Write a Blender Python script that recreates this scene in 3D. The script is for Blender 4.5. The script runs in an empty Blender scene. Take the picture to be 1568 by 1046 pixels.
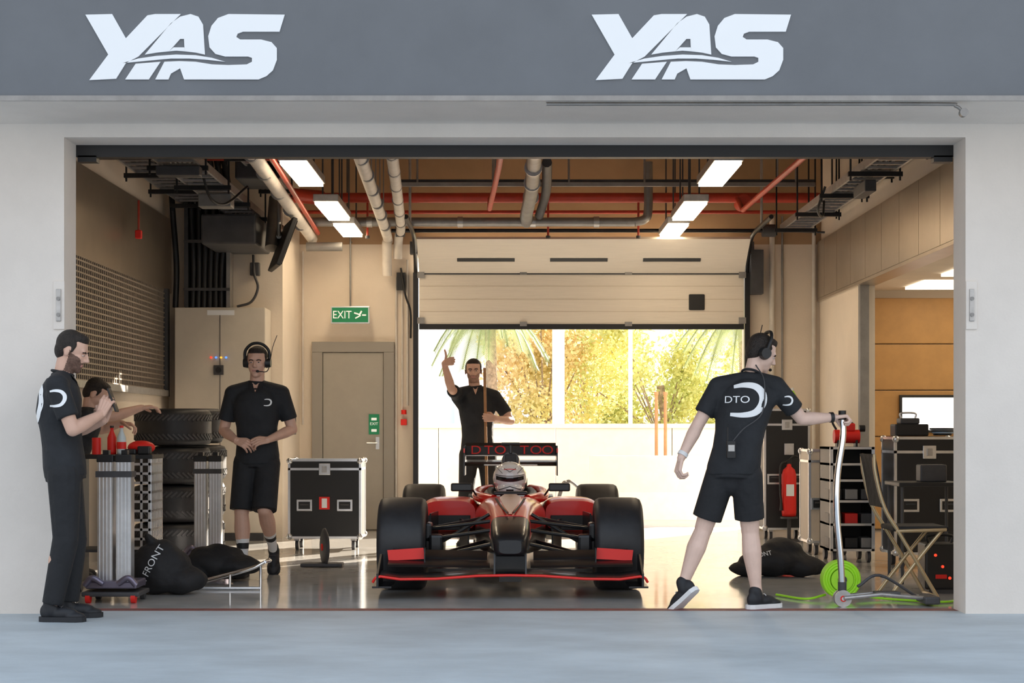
import bpy, bmesh, math, random
from mathutils import Vector, Matrix
from mathutils.bvhtree import BVHTree
random.seed(7)
V=Vector
S=bpy.context.scene
COL=S.collection
pi=math.pi
UP=V((0,0,1))
S.view_settings.view_transform='Standard'

# ------------------------------------------------------------------ materials
def M(name,col,rough=.5,metal=0,var=0,scale=6,bump=0,bscale=40,emit=0,coat=0,ecol=None,col2=None,transl=0,stretch=None,rvar=0):
    m=bpy.data.materials.new(name); m.use_nodes=True
    nt=m.node_tree; b=nt.nodes['Principled BSDF']
    b.inputs['Base Color'].default_value=(*col,1)
    b.inputs['Roughness'].default_value=rough
    b.inputs['Metallic'].default_value=metal
    b.inputs['Coat Weight'].default_value=coat
    b.inputs['Coat Roughness'].default_value=.08
    tc=nt.nodes.new('ShaderNodeTexCoord')
    mp=nt.nodes.new('ShaderNodeMapping'); nt.links.new(tc.outputs['Object'],mp.inputs['Vector'])
    if stretch: mp.inputs['Scale'].default_value=stretch
    if var or col2:
        n=nt.nodes.new('ShaderNodeTexNoise'); n.inputs['Scale'].default_value=scale; n.inputs['Detail'].default_value=6; n.inputs['Roughness'].default_value=.62
        nt.links.new(mp.outputs[0],n.inputs['Vector'])
        r=nt.nodes.new('ShaderNodeValToRGB')
        c2=col2 if col2 else tuple(c*(1-var) for c in col)
        c1=col if col2 else tuple(min(1,c*(1+var*.5)) for c in col)
        r.color_ramp.elements[0].position=.36; r.color_ramp.elements[1].position=.64
        r.color_ramp.elements[0].color=(*c2,1); r.color_ramp.elements[1].color=(*c1,1)
        nt.links.new(n.outputs['Fac'],r.inputs['Fac']); nt.links.new(r.outputs['Color'],b.inputs['Base Color'])
        if rvar:
            mr=nt.nodes.new('ShaderNodeMapRange'); mr.inputs['From Min'].default_value=.3; mr.inputs['From Max'].default_value=.7
            mr.inputs['To Min'].default_value=rough; mr.inputs['To Max'].default_value=rough+rvar
            nt.links.new(n.outputs['Fac'],mr.inputs['Value']); nt.links.new(mr.outputs[0],b.inputs['Roughness'])
    if bump:
        n2=nt.nodes.new('ShaderNodeTexNoise'); n2.inputs['Scale'].default_value=bscale; n2.inputs['Detail'].default_value=4
        nt.links.new(mp.outputs[0],n2.inputs['Vector'])
        bp=nt.nodes.new('ShaderNodeBump'); bp.inputs['Strength'].default_value=bump; bp.inputs['Distance'].default_value=.02
        nt.links.new(n2.outputs['Fac'],bp.inputs['Height']); nt.links.new(bp.outputs[0],b.inputs['Normal'])
    if emit:
        b.inputs['Emission Color'].default_value=(*(ecol or col),1); b.inputs['Emission Strength'].default_value=emit
    if transl:
        t=nt.nodes.new('ShaderNodeBsdfTranslucent'); mx=nt.nodes.new('ShaderNodeMixShader'); mx.inputs[0].default_value=transl
        t.inputs[0].default_value=(*col,1)
        if var or col2: nt.links.new(r.outputs['Color'],t.inputs[0])
        o=nt.nodes['Material Output']
        nt.links.new(b.outputs[0],mx.inputs[1]); nt.links.new(t.outputs[0],mx.inputs[2]); nt.links.new(mx.outputs[0],o.inputs['Surface'])
    return m

m_plaster=M('plaster_offwhite',(.80,.735,.67),.85,var=.06,scale=1.3,bump=.12,bscale=60)
m_cream=M('plaster_cream',(.78,.68,.56),.8,var=.06,scale=1.2,bump=.08,bscale=50)
m_dimwarm=M('plaster_dim_warm',(.46,.30,.17),.8,var=.12,scale=1)  # dim warm light over the back door painted into the colour; beams share it
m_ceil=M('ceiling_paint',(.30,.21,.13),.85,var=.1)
m_fascia=M('fascia_grey',(.150,.160,.175),.6,var=.08,scale=1.5,bump=.03,bscale=90)
m_white=M('sign_white',(.90,.92,.94),.5)
m_apron=M('apron_concrete',(.47,.52,.55),.6,var=.16,scale=1.1,bump=.12,bscale=30,stretch=(1,1.6,1))
m_floor=M('epoxy_floor',(.58,.57,.55),.055,var=.10,scale=1.5,bump=.015,bscale=7,rvar=.09)
m_redline=M('threshold_red',(.22,.07,.06),.6,var=.3,scale=20)
m_black=M('black_plastic',(.012,.012,.013),.45)
m_blackm=M('black_metal',(.02,.02,.022),.35,metal=.3)
m_dgrey=M('dark_grey',(.06,.06,.065),.5,var=.2)
m_grey=M('grey_metal',(.30,.29,.28),.45,metal=.6,var=.15)
m_galv=M('galvanised',(.48,.47,.46),.4,metal=.8,var=.15,scale=15)
m_alu=M('aluminium',(.78,.79,.81),.3,metal=.9,var=.08,scale=10)
m_chrome=M('chrome',(.85,.85,.86),.08,metal=1)
m_redpipe=M('red_pipe_paint',(.50,.05,.025),.4,var=.15)
m_pipew=M('pipe_insulation',(.70,.65,.58),.55,var=.1)
m_doorpan=M('sectional_door_cream',(.80,.73,.63),.5,var=.04,bump=.15,bscale=6,stretch=(.5,1,22))
m_orange=M('sectional_door_amber',(.50,.27,.09),.55,var=.08)
m_steelp=M('bulkhead_steel',(.50,.42,.33),.32,metal=.75,var=.08,scale=2)
m_shut=M('shutter_metal',(.36,.30,.24),.45,metal=.6)
m_hole=M('dark_void',(.02,.015,.012),.8)
m_doorg=M('door_greige',(.38,.35,.30),.5,var=.04)
m_doorf=M('door_frame_greige',(.31,.285,.25),.5)
m_cab=M('cabinet_grey',(.62,.56,.47),.45,var=.04)
m_green=M('exit_green',(.01,.22,.09),.4,emit=.12)
m_signw=M('sign_letter_white',(.9,.95,.9),.5,emit=.3)
m_lamp=M('lamp_diffuser',(1,.9,.75),.5,emit=15,ecol=(1,.80,.55))
m_lampc=M('panel_lamp',(1,.95,.85),.5,emit=3,ecol=(1,.9,.72))
m_red=M('car_red',(.82,.012,.006),.30,coat=.5)
m_redm=M('red_matte',(.82,.02,.012),.5)
m_carbon=M('car_black',(.010,.010,.012),.34,coat=.25)
m_tyre=M('tyre_rubber',(.022,.023,.027),.48,var=.2,scale=14)
m_gold=M('bronze_chrome',(.55,.30,.20),.15,metal=1)
m_rim=M('wheel_rim',(.05,.05,.055),.3,metal=.8)
m_helm=M('helmet_white',(.85,.85,.85),.18,coat=1)
m_visor=M('visor',(.05,.05,.055),.05,metal=.7)
m_skin=M('skin',(.70,.43,.32),.5,var=.06,scale=12)
m_skin2=M('skin_pale',(.78,.55,.45),.5,var=.06,scale=12)
m_lips=M('lips',(.52,.24,.20),.5)
m_eye=M('eye_white',(.7,.66,.62),.2)
m_iris=M('eye_iris',(.05,.03,.02),.2)
m_beard=M('beard_stubble',(.38,.22,.16),.8,var=.25,scale=80)
m_beardd=M('beard_dark',(.16,.09,.065),.8,var=.3,scale=80)
m_hair=M('hair_dark',(.022,.014,.010),.6,var=.5,scale=60,bump=.6,bscale=120)
m_shirt=M('polo_black',(.016,.018,.022),.8,var=.25,scale=5,bump=.8,bscale=10)
m_short=M('shorts_black',(.014,.015,.018),.8,var=.2,scale=6,bump=.7,bscale=11)
m_shoe=M('shoe_black',(.015,.016,.02),.6)
m_sole=M('sole_white',(.85,.85,.85),.6)
m_sock=M('sock_white',(.8,.8,.8),.8)
m_outg=M('outdoor_paving',(.72,.66,.58),.8,var=.08)
m_outw=M('outdoor_wall',(.80,.74,.68),.8,var=.05)
m_blue=M('blue_wall',(.45,.6,.78),.7)
m_leaf=M('leaf_yellow',(.80,.74,.30),.6,col2=(.48,.54,.22),scale=.8,transl=.45)
m_leafo=M('leaf_orange',(.84,.66,.40),.6,col2=(.72,.66,.30),scale=.9,transl=.45)
m_frond=M('palm_frond',(.42,.50,.25),.55,transl=.45,var=.3,scale=2)
m_bark=M('bark',(.34,.26,.19),.9,var=.4,scale=20,bump=.6)
m_wood=M('wood_handle',(.42,.22,.10),.5,var=.15,scale=12)
m_lime=M('lime_hose',(.42,.90,.03),.4)
m_bag=M('bag_fabric',(.014,.014,.016),.75,bump=.5,bscale=14,var=.2)
m_beige=M('beige_panel',(.62,.53,.42),.5,var=.04)
m_brass=M('chair_frame',(.60,.48,.30),.35,metal=.7)
m_glass=M('bottle_clear',(.6,.68,.7),.1)
m_purple=M('anodised',(.22,.20,.27),.35,metal=.7)
m_led_r=M('led_red',(1,.05,.02),.4,emit=1.5); m_led_b=M('led_blue',(.1,.3,1),.4,emit=1.2); m_led_y=M('led_amber',(1,.5,.05),.4,emit=1.2)
m_screen=M('screen_dark',(.01,.01,.012),.12)

# ------------------------------------------------------------------ geometry helpers
def frame(d):
    d=d.normalized(); a=UP if abs(d.z)<.9 else V((1,0,0)); u=d.cross(a).normalized(); return u,d.cross(u).normalized()
def g_cap(p1,p2,r1,r2,n=14,k=4):
    p1=V(p1);p2=V(p2); d=p2-p1
    if d.length<1e-5: d=V((0,0,1e-4))
    u,w=frame(d); dn=d.normalized(); vs=[];fs=[]; rings=[]
    for i in range(1,k+1):
        a=-pi/2+pi/2*i/k; rings.append((p1+dn*r1*math.sin(a),r1*math.cos(a)))
    for i in range(0,k):
        a=pi/2*i/k; rings.append((p2+dn*r2*math.sin(a),r2*math.cos(a)))
    vs.append(p1-dn*r1)
    for c,r in rings:
        for j in range(n):
            t=2*pi*j/n; vs.append(c+u*r*math.cos(t)+w*r*math.sin(t))
    vs.append(p2+dn*r2); R=len(rings)
    for j in range(n): fs.append((0,1+(j+1)%n,1+j))
    for i in range(R-1):
        for j in range(n):
            a=1+i*n+j;b=1+i*n+(j+1)%n; fs.append((a,b,b+n,a+n))
    L=len(vs)-1
    for j in range(n): fs.append((L,1+(R-1)*n+j,1+(R-1)*n+(j+1)%n))
    return vs,fs
def g_ell(c,r,ax=None,nu=18,nv=10):
    c=V(c); ax=ax or (V((1,0,0)),V((0,1,0)),UP); vs=[];fs=[]
    vs.append(c-ax[2]*r[2])
    for i in range(1,nv):
        a=-pi/2+pi*i/nv
        for j in range(nu):
            t=2*pi*j/nu
            vs.append(c+ax[0]*r[0]*math.cos(a)*math.cos(t)+ax[1]*r[1]*math.cos(a)*math.sin(t)+ax[2]*r[2]*math.sin(a))
    vs.append(c+ax[2]*r[2])
    for j in range(nu): fs.append((0,1+(j+1)%nu,1+j))
    for i in range(nv-2):
        for j in range(nu):
            a=1+i*nu+j;b=1+i*nu+(j+1)%nu; fs.append((a,b,b+nu,a+nu))
    L=len(vs)-1
    for j in range(nu): fs.append((L,1+(nv-2)*nu+j,1+(nv-2)*nu+(j+1)%nu))
    return vs,fs
def g_loft(rings,caps=True):
    n=len(rings[0]); vs=[V(p) for r in rings for p in r]; fs=[]
    for i in range(len(rings)-1):
        for j in range(n):
            a=i*n+j;b=i*n+(j+1)%n; fs.append((a,b,b+n,a+n))
    if caps:
        for i,rev in ((0,True),(len(rings)-1,False)):
            base=len(vs); vs+= [V(p) for p in rings[i]]
            idx=list(range(base,base+n)); fs.append(tuple(reversed(idx)) if rev else tuple(idx))
    return vs,fs
def g_loft_closed(rings):
    n=len(rings[0]); vs=[V(p) for r in rings for p in r]; fs=[]
    for i in range(len(rings)-1):
        for j in range(n):
            a=i*n+j;b=i*n+(j+1)%n; fs.append((a,b,b+n,a+n))
    for i in (0,len(rings)-1):
        c=sum((V(p) for p in rings[i]),V())/n; vs.append(c); k=len(vs)-1
        for j in range(n):
            a=i*n+j;b=i*n+(j+1)%n; fs.append((k,b,a) if i==0 else (k,a,b))
    return vs,fs
def ering(c,sx,fx,rx,ry,n=24,e=2.0):
    out=[]
    for j in range(n):
        t=2*pi*j/n; ct=math.cos(t); st=math.sin(t)
        out.append(V(c)+sx*rx*math.copysign(abs(ct)**(2/e),ct)+fx*ry*math.copysign(abs(st)**(2/e),st))
    return out
def g_cone(p1,p2,r1,r2,n=20):
    p1=V(p1);p2=V(p2); u,w=frame(p2-p1)
    rings=[ering(p1.lerp(p2,i/4),u,w,r1+(r2-r1)*i/4,r1+(r2-r1)*i/4,n) for i in range(5)]
    return g_loft_closed(rings)
def spath(pts,k=6):
    pts=[V(p) for p in pts]
    if len(pts)<3: return pts
    P=[2*pts[0]-pts[1]]+pts+[2*pts[-1]-pts[-2]]; out=[]
    for i in range(1,len(P)-2):
        a,b,c,d=P[i-1],P[i],P[i+1],P[i+2]
        for j in range(k):
            t=j/k
            out.append(.5*((2*b)+(c-a)*t+(2*a-5*b+4*c-d)*t*t+(3*b-a-3*c+d)*t**3))
    out.append(pts[-1]); return out
def text_geo(s,size,ext=.002):
    cu=bpy.data.curves.new('t','FONT'); cu.body=s; cu.size=size; cu.extrude=ext; cu.align_x='CENTER'; cu.align_y='CENTER'
    ob=bpy.data.objects.new('t',cu); COL.objects.link(ob)
    dg=bpy.context.evaluated_depsgraph_get(); me=bpy.data.meshes.new_from_object(ob.evaluated_get(dg))
    vs=[v.co.copy() for v in me.vertices]; fs=[tuple(p.vertices) for p in me.polygons]
    bpy.data.objects.remove(ob); bpy.data.meshes.remove(me); return vs,fs

class B:
    def __init__(s,name,loc=(0,0,0),rz=0,parent=None):
        s.name=name;s.loc=loc;s.rz=rz;s.parent=parent
        s.v=[];s.f=[];s.m=[];s.sm=[];s.mats=[]
    def add(s,g,mat,smooth=False,X=None):
        vs,fs=g
        if mat not in s.mats: s.mats.append(mat)
        k=s.mats.index(mat); o=len(s.v)
        s.v+= [tuple(X@V(v)) if X else tuple(v) for v in vs]
        for f in fs: s.f.append(tuple(i+o for i in f)); s.m.append(k); s.sm.append(smooth)
        return s
    def box(s,c,size,mat,rot=None,bev=0):
        bm=bmesh.new(); bmesh.ops.create_cube(bm,size=1)
        bmesh.ops.scale(bm,vec=size,verts=bm.verts)
        if bev: bmesh.ops.bevel(bm,geom=bm.edges[:],offset=bev,segments=2,affect='EDGES',profile=.5)
        X=Matrix.Translation(V(c))
        if rot: X=X@Matrix.Rotation(rot[2],4,'Z')@Matrix.Rotation(rot[1],4,'Y')@Matrix.Rotation(rot[0],4,'X')
        bm.verts.index_update()
        g=([v.co.copy() for v in bm.verts],[tuple(v.index for v in f.verts) for f in bm.faces]); bm.free()
        return s.add(g,mat,False,X)
    def bx(s,x0,x1,y0,y1,z0,z1,mat,bev=0):
        return s.box(((x0+x1)/2,(y0+y1)/2,(z0+z1)/2),(abs(x1-x0),abs(y1-y0),abs(z1-z0)),mat,None,bev)
    def cyl(s,p1,p2,r,mat,r2=None,n=18):
        p1=V(p1);p2=V(p2);r2=r if r2 is None else r2; u,w=frame(p2-p1)
        a=ering(p1,u,w,r,r,n); b=ering(p2,u,w,r2,r2,n)
        s.add(g_loft([a,b],False),mat,True)
        s.add((a,[tuple(range(n-1,-1,-1))]),mat); return s.add((b,[tuple(range(n))]),mat)
    def tube(s,pts,r,mat,n=10,smooth=True,k=6,closed=False):
        P=spath(pts,k) if smooth else [V(p) for p in pts]
        rings=[]; u=None
        for i,p in enumerate(P):
            d=(P[min(i+1,len(P)-1)]-P[max(i-1,0)]).normalized()
            if u is None: u,w=frame(d)
            else:
                u=(u-d*u.dot(d)); u=u.normalized() if u.length>1e-4 else frame(d)[0]; w=d.cross(u)
            rr=r[min(i,len(r)-1)] if isinstance(r,(list,tuple)) else r
            rings.append(ering(p,u,w,rr,rr,n))
        return s.add(g_loft(rings,not closed),mat,True)
    def lathe(s,prof,o,ax,mat,n=40):
        ax=V(ax).normalized(); u,w=frame(ax); o=V(o)
        rings=[ering(o+ax*h,u,w,max(r,1e-4),max(r,1e-4),n) for r,h in prof]
        return s.add(g_loft(rings,False),mat,True)
    def prism(s,pts,o,ux,uy,dv,mat):
        o=V(o);ux=V(ux);uy=V(uy);dv=V(dv); a=[o+ux*p[0]+uy*p[1] for p in pts]; b=[p+dv for p in a]; n=len(a)
        fs=[tuple(range(n-1,-1,-1)),tuple(range(n,2*n))]+[(i,(i+1)%n,n+(i+1)%n,n+i) for i in range(n)]
        return s.add((a+b,fs),mat)
    def text(s,t,size,o,ux,uy,mat,ext=.002,sx=1):
        ux=V(ux).normalized();uy=V(uy).normalized();nz=ux.cross(uy)
        X=Matrix(((ux.x*sx,uy.x,nz.x,o[0]),(ux.y*sx,uy.y,nz.y,o[1]),(ux.z*sx,uy.z,nz.z,o[2]),(0,0,0,1)))
        return s.add(text_geo(t,size,ext),mat,False,X)
    def done(s):
        me=bpy.data.meshes.new(s.name); me.from_pydata(s.v,[],s.f)
        for m in s.mats: me.materials.append(m)
        me.polygons.foreach_set('material_index',s.m); me.polygons.foreach_set('use_smooth',s.sm)
        me.update()
        bm=bmesh.new(); bm.from_mesh(me); bmesh.ops.recalc_face_normals(bm,faces=bm.faces); bm.to_mesh(me); bm.free()
        ob=bpy.data.objects.new(s.name,me); COL.objects.link(ob)
        ob.location=s.loc; ob.rotation_euler=(0,0,s.rz)
        if s.parent: ob.parent=s.parent
        return ob

# ------------------------------------------------------------------ room shell
B('ground_apron').bx(-30,30,-22,-.0,-.2,0,m_apron).done()
fl=B('floor'); fl.bx(-3.9,9,.14,9.0,-.2,0,m_floor); fl.bx(-3.9,9,0,.14,-.2,.001,m_redline); fl.done()
w=B('wall_front')  # upper wall out of view, made taller to keep sun off the apron
w.bx(-16,-2.79,-.17,.12,0,9,m_plaster); w.bx(2.825,16,-.17,.12,0,9,m_plaster)
w.bx(-2.79,2.825,-.17,.12,2.966,9,m_plaster); w.done()
t=B('trim_opening_head'); t.bx(-2.79,2.825,.122,.2,2.89,3.1,m_black); t.bx(-2.78,-2.66,.122,.2,2.86,2.9,m_black); t.bx(2.70,2.82,.122,.2,2.86,2.9,m_black); t.done()
w=B('wall_left'); w.bx(-3.85,-3.65,.12,7.35,0,2.6,m_cream); w.bx(-3.85,-3.62,.12,7.35,2.6,3.38,m_steelp); w.bx(-3.85,-3.65,.12,7.35,3.38,4.7,m_cream)
w.bx(-3.85,-2.44,7.35,9.0,0,4.7,m_cream); w.done()
w=B('wall_back'); w.bx(-2.44,-1.08,8.8,9.0,0,3.28,m_cream); w.bx(2.67,3.7,8.8,9.0,0,3.28,m_cream)
w.bx(-2.44,3.7,8.8,9.0,3.28,4.7,m_dimwarm); w.bx(3.7,9,8.8,9,0,4.7,m_cream); w.done()
w=B('wall_right'); w.bx(3.53,3.7,6.6,8.8,0,2.65,m_cream); w.bx(3.55,3.7,.12,8.8,3.3,4.7,m_cream); w.bx(3.55,3.7,.12,8.8,2.65,3.3,m_dgrey)
w.bx(8.9,9.1,.12,9,0,4.7,m_cream); w.bx(3.53,3.62,6.5,6.6,0,2.65,m_grey); w.done()
b=B('steel_bulkhead')
y=.2
while y<8.75:
    b.bx(3.50,3.548,y,min(y+.73,8.78),2.655,3.30,m_steelp); y+=.74
b.bx(3.50,3.70,.2,8.78,2.62,2.652,m_steelp); b.done()
c=B('ceiling'); c.bx(-16,16,.12,9.0,4.7,4.9,m_ceil); c.bx(3.72,8.9,.12,8.8,2.75,2.85,m_cream); c.done()
B('building_flank').bx(-16,-3.86,.13,9,0,4.69,m_plaster).bx(9.12,16,.13,9,0,4.69,m_plaster).done()
p=B('ceiling_light_panel')
for yy in (2.6,4.2,5.8,7.4):
    for xx in (4.4,5.6,6.8): p.bx(xx,xx+.9,yy,yy+.9,2.72,2.748,m_lampc)
p.done()

# fascia sign
f=B('sign_fascia'); f.bx(-16,16,-.9,-.172,3.068,6.5,m_fascia); f.bx(-16,16,-.91,-.172,3.052,3.068,m_plaster); f.bx(-16,16,-.914,-.9,3.05,3.08,m_grey)
for xx in (-6.1,6.1): f.bx(xx-.004,xx+.004,-.903,-.9,3.09,6.5,m_dgrey)
f.done()
def yas(name,x0,ztop):
    b=B(name); k=1/264
    def pr(pts): b.prism([((x-131)*k,(22-y)*k) for x,y in pts],(x0,-.901,ztop),(1,0,0),(0,0,1),(0,-.008,0),m_white)
    pr([(131,23),(172,22),(193,59),(226,24),(238,22),(277,22),(222,77),(212,87),(193,97),(178,121),(137,123),(166,84)])
    pr([(222,84),(262,36),(276,26),(292,22),(304,26),(311,38),(314,84),(300,81),(283,79),(282,60),(276,60),(259,79),(240,81)])
    pr([(259,79),(266,73),(283,73),(283,79),(270,78)])
    pr([(188,97),(212,90),(240,86),(270,84),(300,85),(325,89),(345,95),(318,92),(290,90),(262,90),(230,93)])
    pr([(208,98),(246,95),(228,122),(192,122)])
    pr([(252,95),(275,94),(300,95),(325,99),(350,100),(378,99),(386,95),(386,89),(380,87),(345,87),(330,83),(321,73),(319,56),(324,40),(334,28),(350,22),(436,23),(428,49),(372,49),(364,52),(362,57),(368,61),(400,61),(416,65),(424,74),(424,92),(418,108),(408,117),(396,122),(282,122),(276,105),(262,113),(258,122),(238,122)])
    return b.done()
yas('sign_lettering',-2.473,3.553)
yas('sign_lettering.001',.462,3.553)
b=B('conduit_pipe'); b.tube([(.2,-.86,3.040),(1.2,-.86,3.040),(2.45,-.86,3.040),(2.58,-.86,3.030),(2.63,-.86,2.99)],.010,m_grey,smooth=True); b.cyl((2.63,-.88,2.99),(2.63,-.84,2.99),.025,m_grey); b.done()
for i,(xx) in enumerate((-2.775,2.80)):
    b=B('wall_latch_plate' if i==0 else 'wall_latch_plate.001'); xo=xx-.045 if i==0 else xx+.06
    b.box((xo,-.176,1.92),(.07,.01,.30),m_plaster,bev=.003); b.box((xo,-.185,1.92),(.03,.012,.2),m_galv,bev=.003); b.cyl((xo,-.2,1.96),(xo,-.18,1.96),.012,m_grey); b.cyl((xo,-.2,1.86),(xo,-.18,1.86),.012,m_grey); b.done()

# back sectional door
d=B('sectional_garage_door')
x0,x1=-1.06,2.65
d.bx(x0,x1,8.70,8.745,2.36,2.94,m_doorpan); d.bx(x0,x1,8.69,8.75,2.30,2.36,m_black)
d.prism([(8.70,2.935),(8.745,2.935),(8.20,3.30),(8.16,3.27)],(x0,0,0),(0,1,0),(0,0,1),(x1-x0,0,0),m_doorpan)
for i in range(3):
    xs=-.62+i*1.05
    d.prism([(8.50,3.052),(8.48,3.056),(8.45,3.085),(8.468,3.09)],(xs,-.0,0),(0,1,0),(0,0,1),(.65,0,0),m_black)
for xx in (0.05,.15,1.4,1.5): d.box((xx,8.62,3.04),(.03,.03,.03),m_grey)
for xx in (.13,1.33):
    d.box((xx,8.69,2.95),(.08,.03,.05),m_grey); d.box((xx,8.69,2.36),(.08,.03,.05),m_grey)
for xx in (x0+.02,x1-.02):
    for zz in (2.4,2.92): d.box((xx,8.685,zz),(.08,.03,.07),m_grey)
for zz in (2.50,2.64,2.79): d.bx(x0+.01,x1-.01,8.697,8.70,zz,zz+.006,m_beige)
d.bx(x0+.01,x1-.01,8.69,8.70,2.925,2.94,m_dgrey)
d.bx(2.02,2.2,8.685,8.70,2.52,2.70,m_black,.01)
d.done()
t=B('door_track')
for sx in (-1.10,2.69):
    t.bx(sx-.03,sx+.03,8.70,8.79,0,2.95,m_blackm)
    t.tube([(sx,8.72,2.95),(sx,8.66,3.1),(sx,8.45,3.27),(sx,8.1,3.34),(sx,6.9,3.36)],.025,m_blackm)
    t.cyl((sx,7.6,3.36),(sx,7.6,4.68),.015,m_galv)
    t.box((sx+(.0),8.65,3.22),(.12,.14,.14),m_dgrey)
t.cyl((-1.35,8.3,3.38),(3.0,8.3,3.38),.022,m_blackm); t.cyl((2.8,8.3,3.38),(2.95,8.3,3.38),.07,m_dgrey); t.cyl((-1.3,8.3,3.38),(-1.2,8.3,3.38),.07,m_dgrey)
t.bx(2.72,2.86,8.6,8.79,2.7,3.2,m_dgrey); t.cyl((3.0,8.3,3.38),(3.5,8.3,3.36),.012,m_dgrey)
t.done()
# amber door in next bay
d=B('amber_sectional_door')
for i in range(5): d.bx(3.75,7.6,8.74,8.79,.02+i*.53,.54+i*.53,m_orange,.008)
d.bx(3.72,3.80,8.70,8.73,0,2.7,m_wood)
d.bx(4.46,5.08,8.715,8.738,1.15,1.52,M('window_daylight',(1,1,1),.4,emit=1.6))
for s_ in ((4.43,5.11,1.52,1.55),(4.43,5.11,1.12,1.15),(4.43,4.46,1.15,1.52),(5.08,5.11,1.15,1.52)): d.bx(s_[0],s_[1],8.70,8.738,s_[2],s_[3],m_black)
d.done()
# personnel door
d=B('door_1')
for q in ((-2.29,-2.17,0,2.04),(-1.47,-1.35,0,2.04)): d.bx(q[0],q[1],8.73,8.80,q[2],q[3],m_doorf,.004)
d.bx(-2.29,-1.35,8.73,8.80,2.041,2.16,m_doorf,.004); d.bx(-2.165,-1.475,8.75,8.79,.01,2.035,m_doorg,.004)
d.cyl((-1.54,8.70,1.0),(-1.54,8.75,1.0),.012,m_alu); d.cyl((-1.54,8.70,1.0),(-1.66,8.70,1.0),.01,m_alu); d.bx(-1.56,-1.52,8.742,8.75,.93,1.07,m_alu)
d.bx(-1.64,-1.52,8.742,8.75,1.10,1.33,m_green); d.text('EXIT',.045,(-1.58,8.74,1.22),(1,0,0),(0,0,1),m_signw); d.bx(-1.61,-1.55,8.738,8.742,1.26,1.29,m_signw); d.bx(-1.61,-1.55,8.738,8.742,1.13,1.16,m_signw)
d.done()
e=B('exit_sign'); e.bx(-2.06,-1.62,8.60,8.66,2.36,2.555,m_alu,.004); e.bx(-2.045,-1.635,8.59,8.602,2.375,2.54,m_green)
e.text('EXIT',.125,(-1.93,8.585,2.455),(1,0,0),(0,0,1),m_signw,sx=.85); e.box((-1.76,8.587,2.47),(.07,.004,.016),m_signw,rot=(0,.3,0)); e.box((-1.68,8.587,2.455),(.045,.004,.016),m_signw); e.box((-1.72,8.587,2.48),(.018,.004,.05),m_signw,rot=(0,.5,0))
e.box((-1.75,8.587,2.435),(.07,.004,.014),m_signw,rot=(0,-.5,0)); e.cyl((-1.84,8.63,2.55),(-1.84,8.63,3.6),.01,m_grey); e.cyl((-1.84,8.63,3.3),(-1.84,8.78,3.3),.008,m_grey); e.done()
b=B('fire_call_point'); b.box((-1.24,8.77,1.24),(.07,.05,.07),m_redm,bev=.006); b.cyl((-1.24,8.77,1.33),(-1.24,8.77,1.38),.03,m_redm); b.done()
b=B('wall_conduit')
for xx,z0,z1,r in ((-1.33,0,2.9,.012),(-1.20,1.42,3.1,.012),(-1.26,1.3,2.9,.01),(-2.40,1.2,3.2,.01)): b.cyl((xx,8.775,z0+.01),(xx,8.775,z1),r,m_pipew)
b.cyl((3.46,8.76,.02),(3.46,8.76,3.5),.022,m_pipew); b.cyl((2.98,8.76,.02),(2.98,8.76,3.6),.03,m_pipew); b.cyl((3.10,8.775,1.4),(3.10,8.775,3.6),.012,m_grey)
b.tube([(-1.27,8.7,3.0),(-1.22,8.68,2.7),(-1.16,8.7,2.5),(-1.16,8.74,2.2)],.012,m_black)
b.box((-1.27,8.74,2.85),(.1,.06,.2),m_black); b.done()
b=B('light_switch'); b.box((-2.425,8.2,1.2),(.03,.12,.2),m_dgrey,bev=.005); b.done()

# control cabinet
b=B('electrical_cabinet'); b.bx(-3.50,-2.56,6.9,7.345,.08,2.42,m_cab,.01); b.bx(-3.48,-2.58,6.92,7.3,0,.08,m_dgrey)
b.bx(-3.03,-3.025,6.893,6.9,.12,2.38,m_dgrey); b.bx(-3.16,-2.88,6.89,6.9,2.34,2.39,m_white)
for i,mm in enumerate((m_led_r,m_led_b,m_led_y,m_led_b)): b.cyl((-3.12+i*.052,6.88,1.90),(-3.12+i*.052,6.9,1.90),.010,mm)
b.bx(-3.09,-2.99,6.87,6.9,1.72,1.82,m_dgrey); b.cyl((-3.04,6.86,1.77),(-3.04,6.88,1.77),.03,m_black); b.done()
b=B('cable_riser')
for i,xx in enumerate((-3.52,-3.34,-3.28,-3.22,-3.16,-3.10,-3.04)): b.tube([(xx,7.05,2.43),(xx+.01,7.05,2.9),(xx+.02*i-.03,7.0,3.6),(xx,6.8,4.2)],.03,m_black)
b.bx(-3.38,-2.98,7.15,7.2,2.43,3.9,m_blackm); b.bx(-2.98,-2.94,7.0,7.2,2.43,3.5,m_grey); b.bx(-3.42,-3.38,7.0,7.2,2.43,3.9,m_dgrey)
for zz in (2.6,3.1): b.bx(-3.42,-2.94,6.98,7.0,zz,zz+.03,m_dgrey)
b.tube([(-2.9,7.2,2.45),(-2.75,7.2,2.5),(-2.68,7.2,2.65),(-2.72,7.2,2.8),(-2.74,7.28,3.0)],.014,m_dgrey); b.box((-2.72,7.27,2.85),(.1,.08,.14),m_dgrey,bev=.01); b.done()
b=B('wall_television'); b.box((-2.30,6.3,3.0),(.05,.75,.50),m_black,rot=(0,.35,.25),bev=.01); b.box((-2.27,6.3,2.99),(.006,.70,.46),m_screen,rot=(0,.35,.25)); b.cyl((-2.35,6.4,3.1),(-2.44,7.3,3.3),.025,m_grey); b.cyl((-2.35,6.4,3.1),(-2.35,6.4,4.65),.02,m_grey); b.done()

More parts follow.
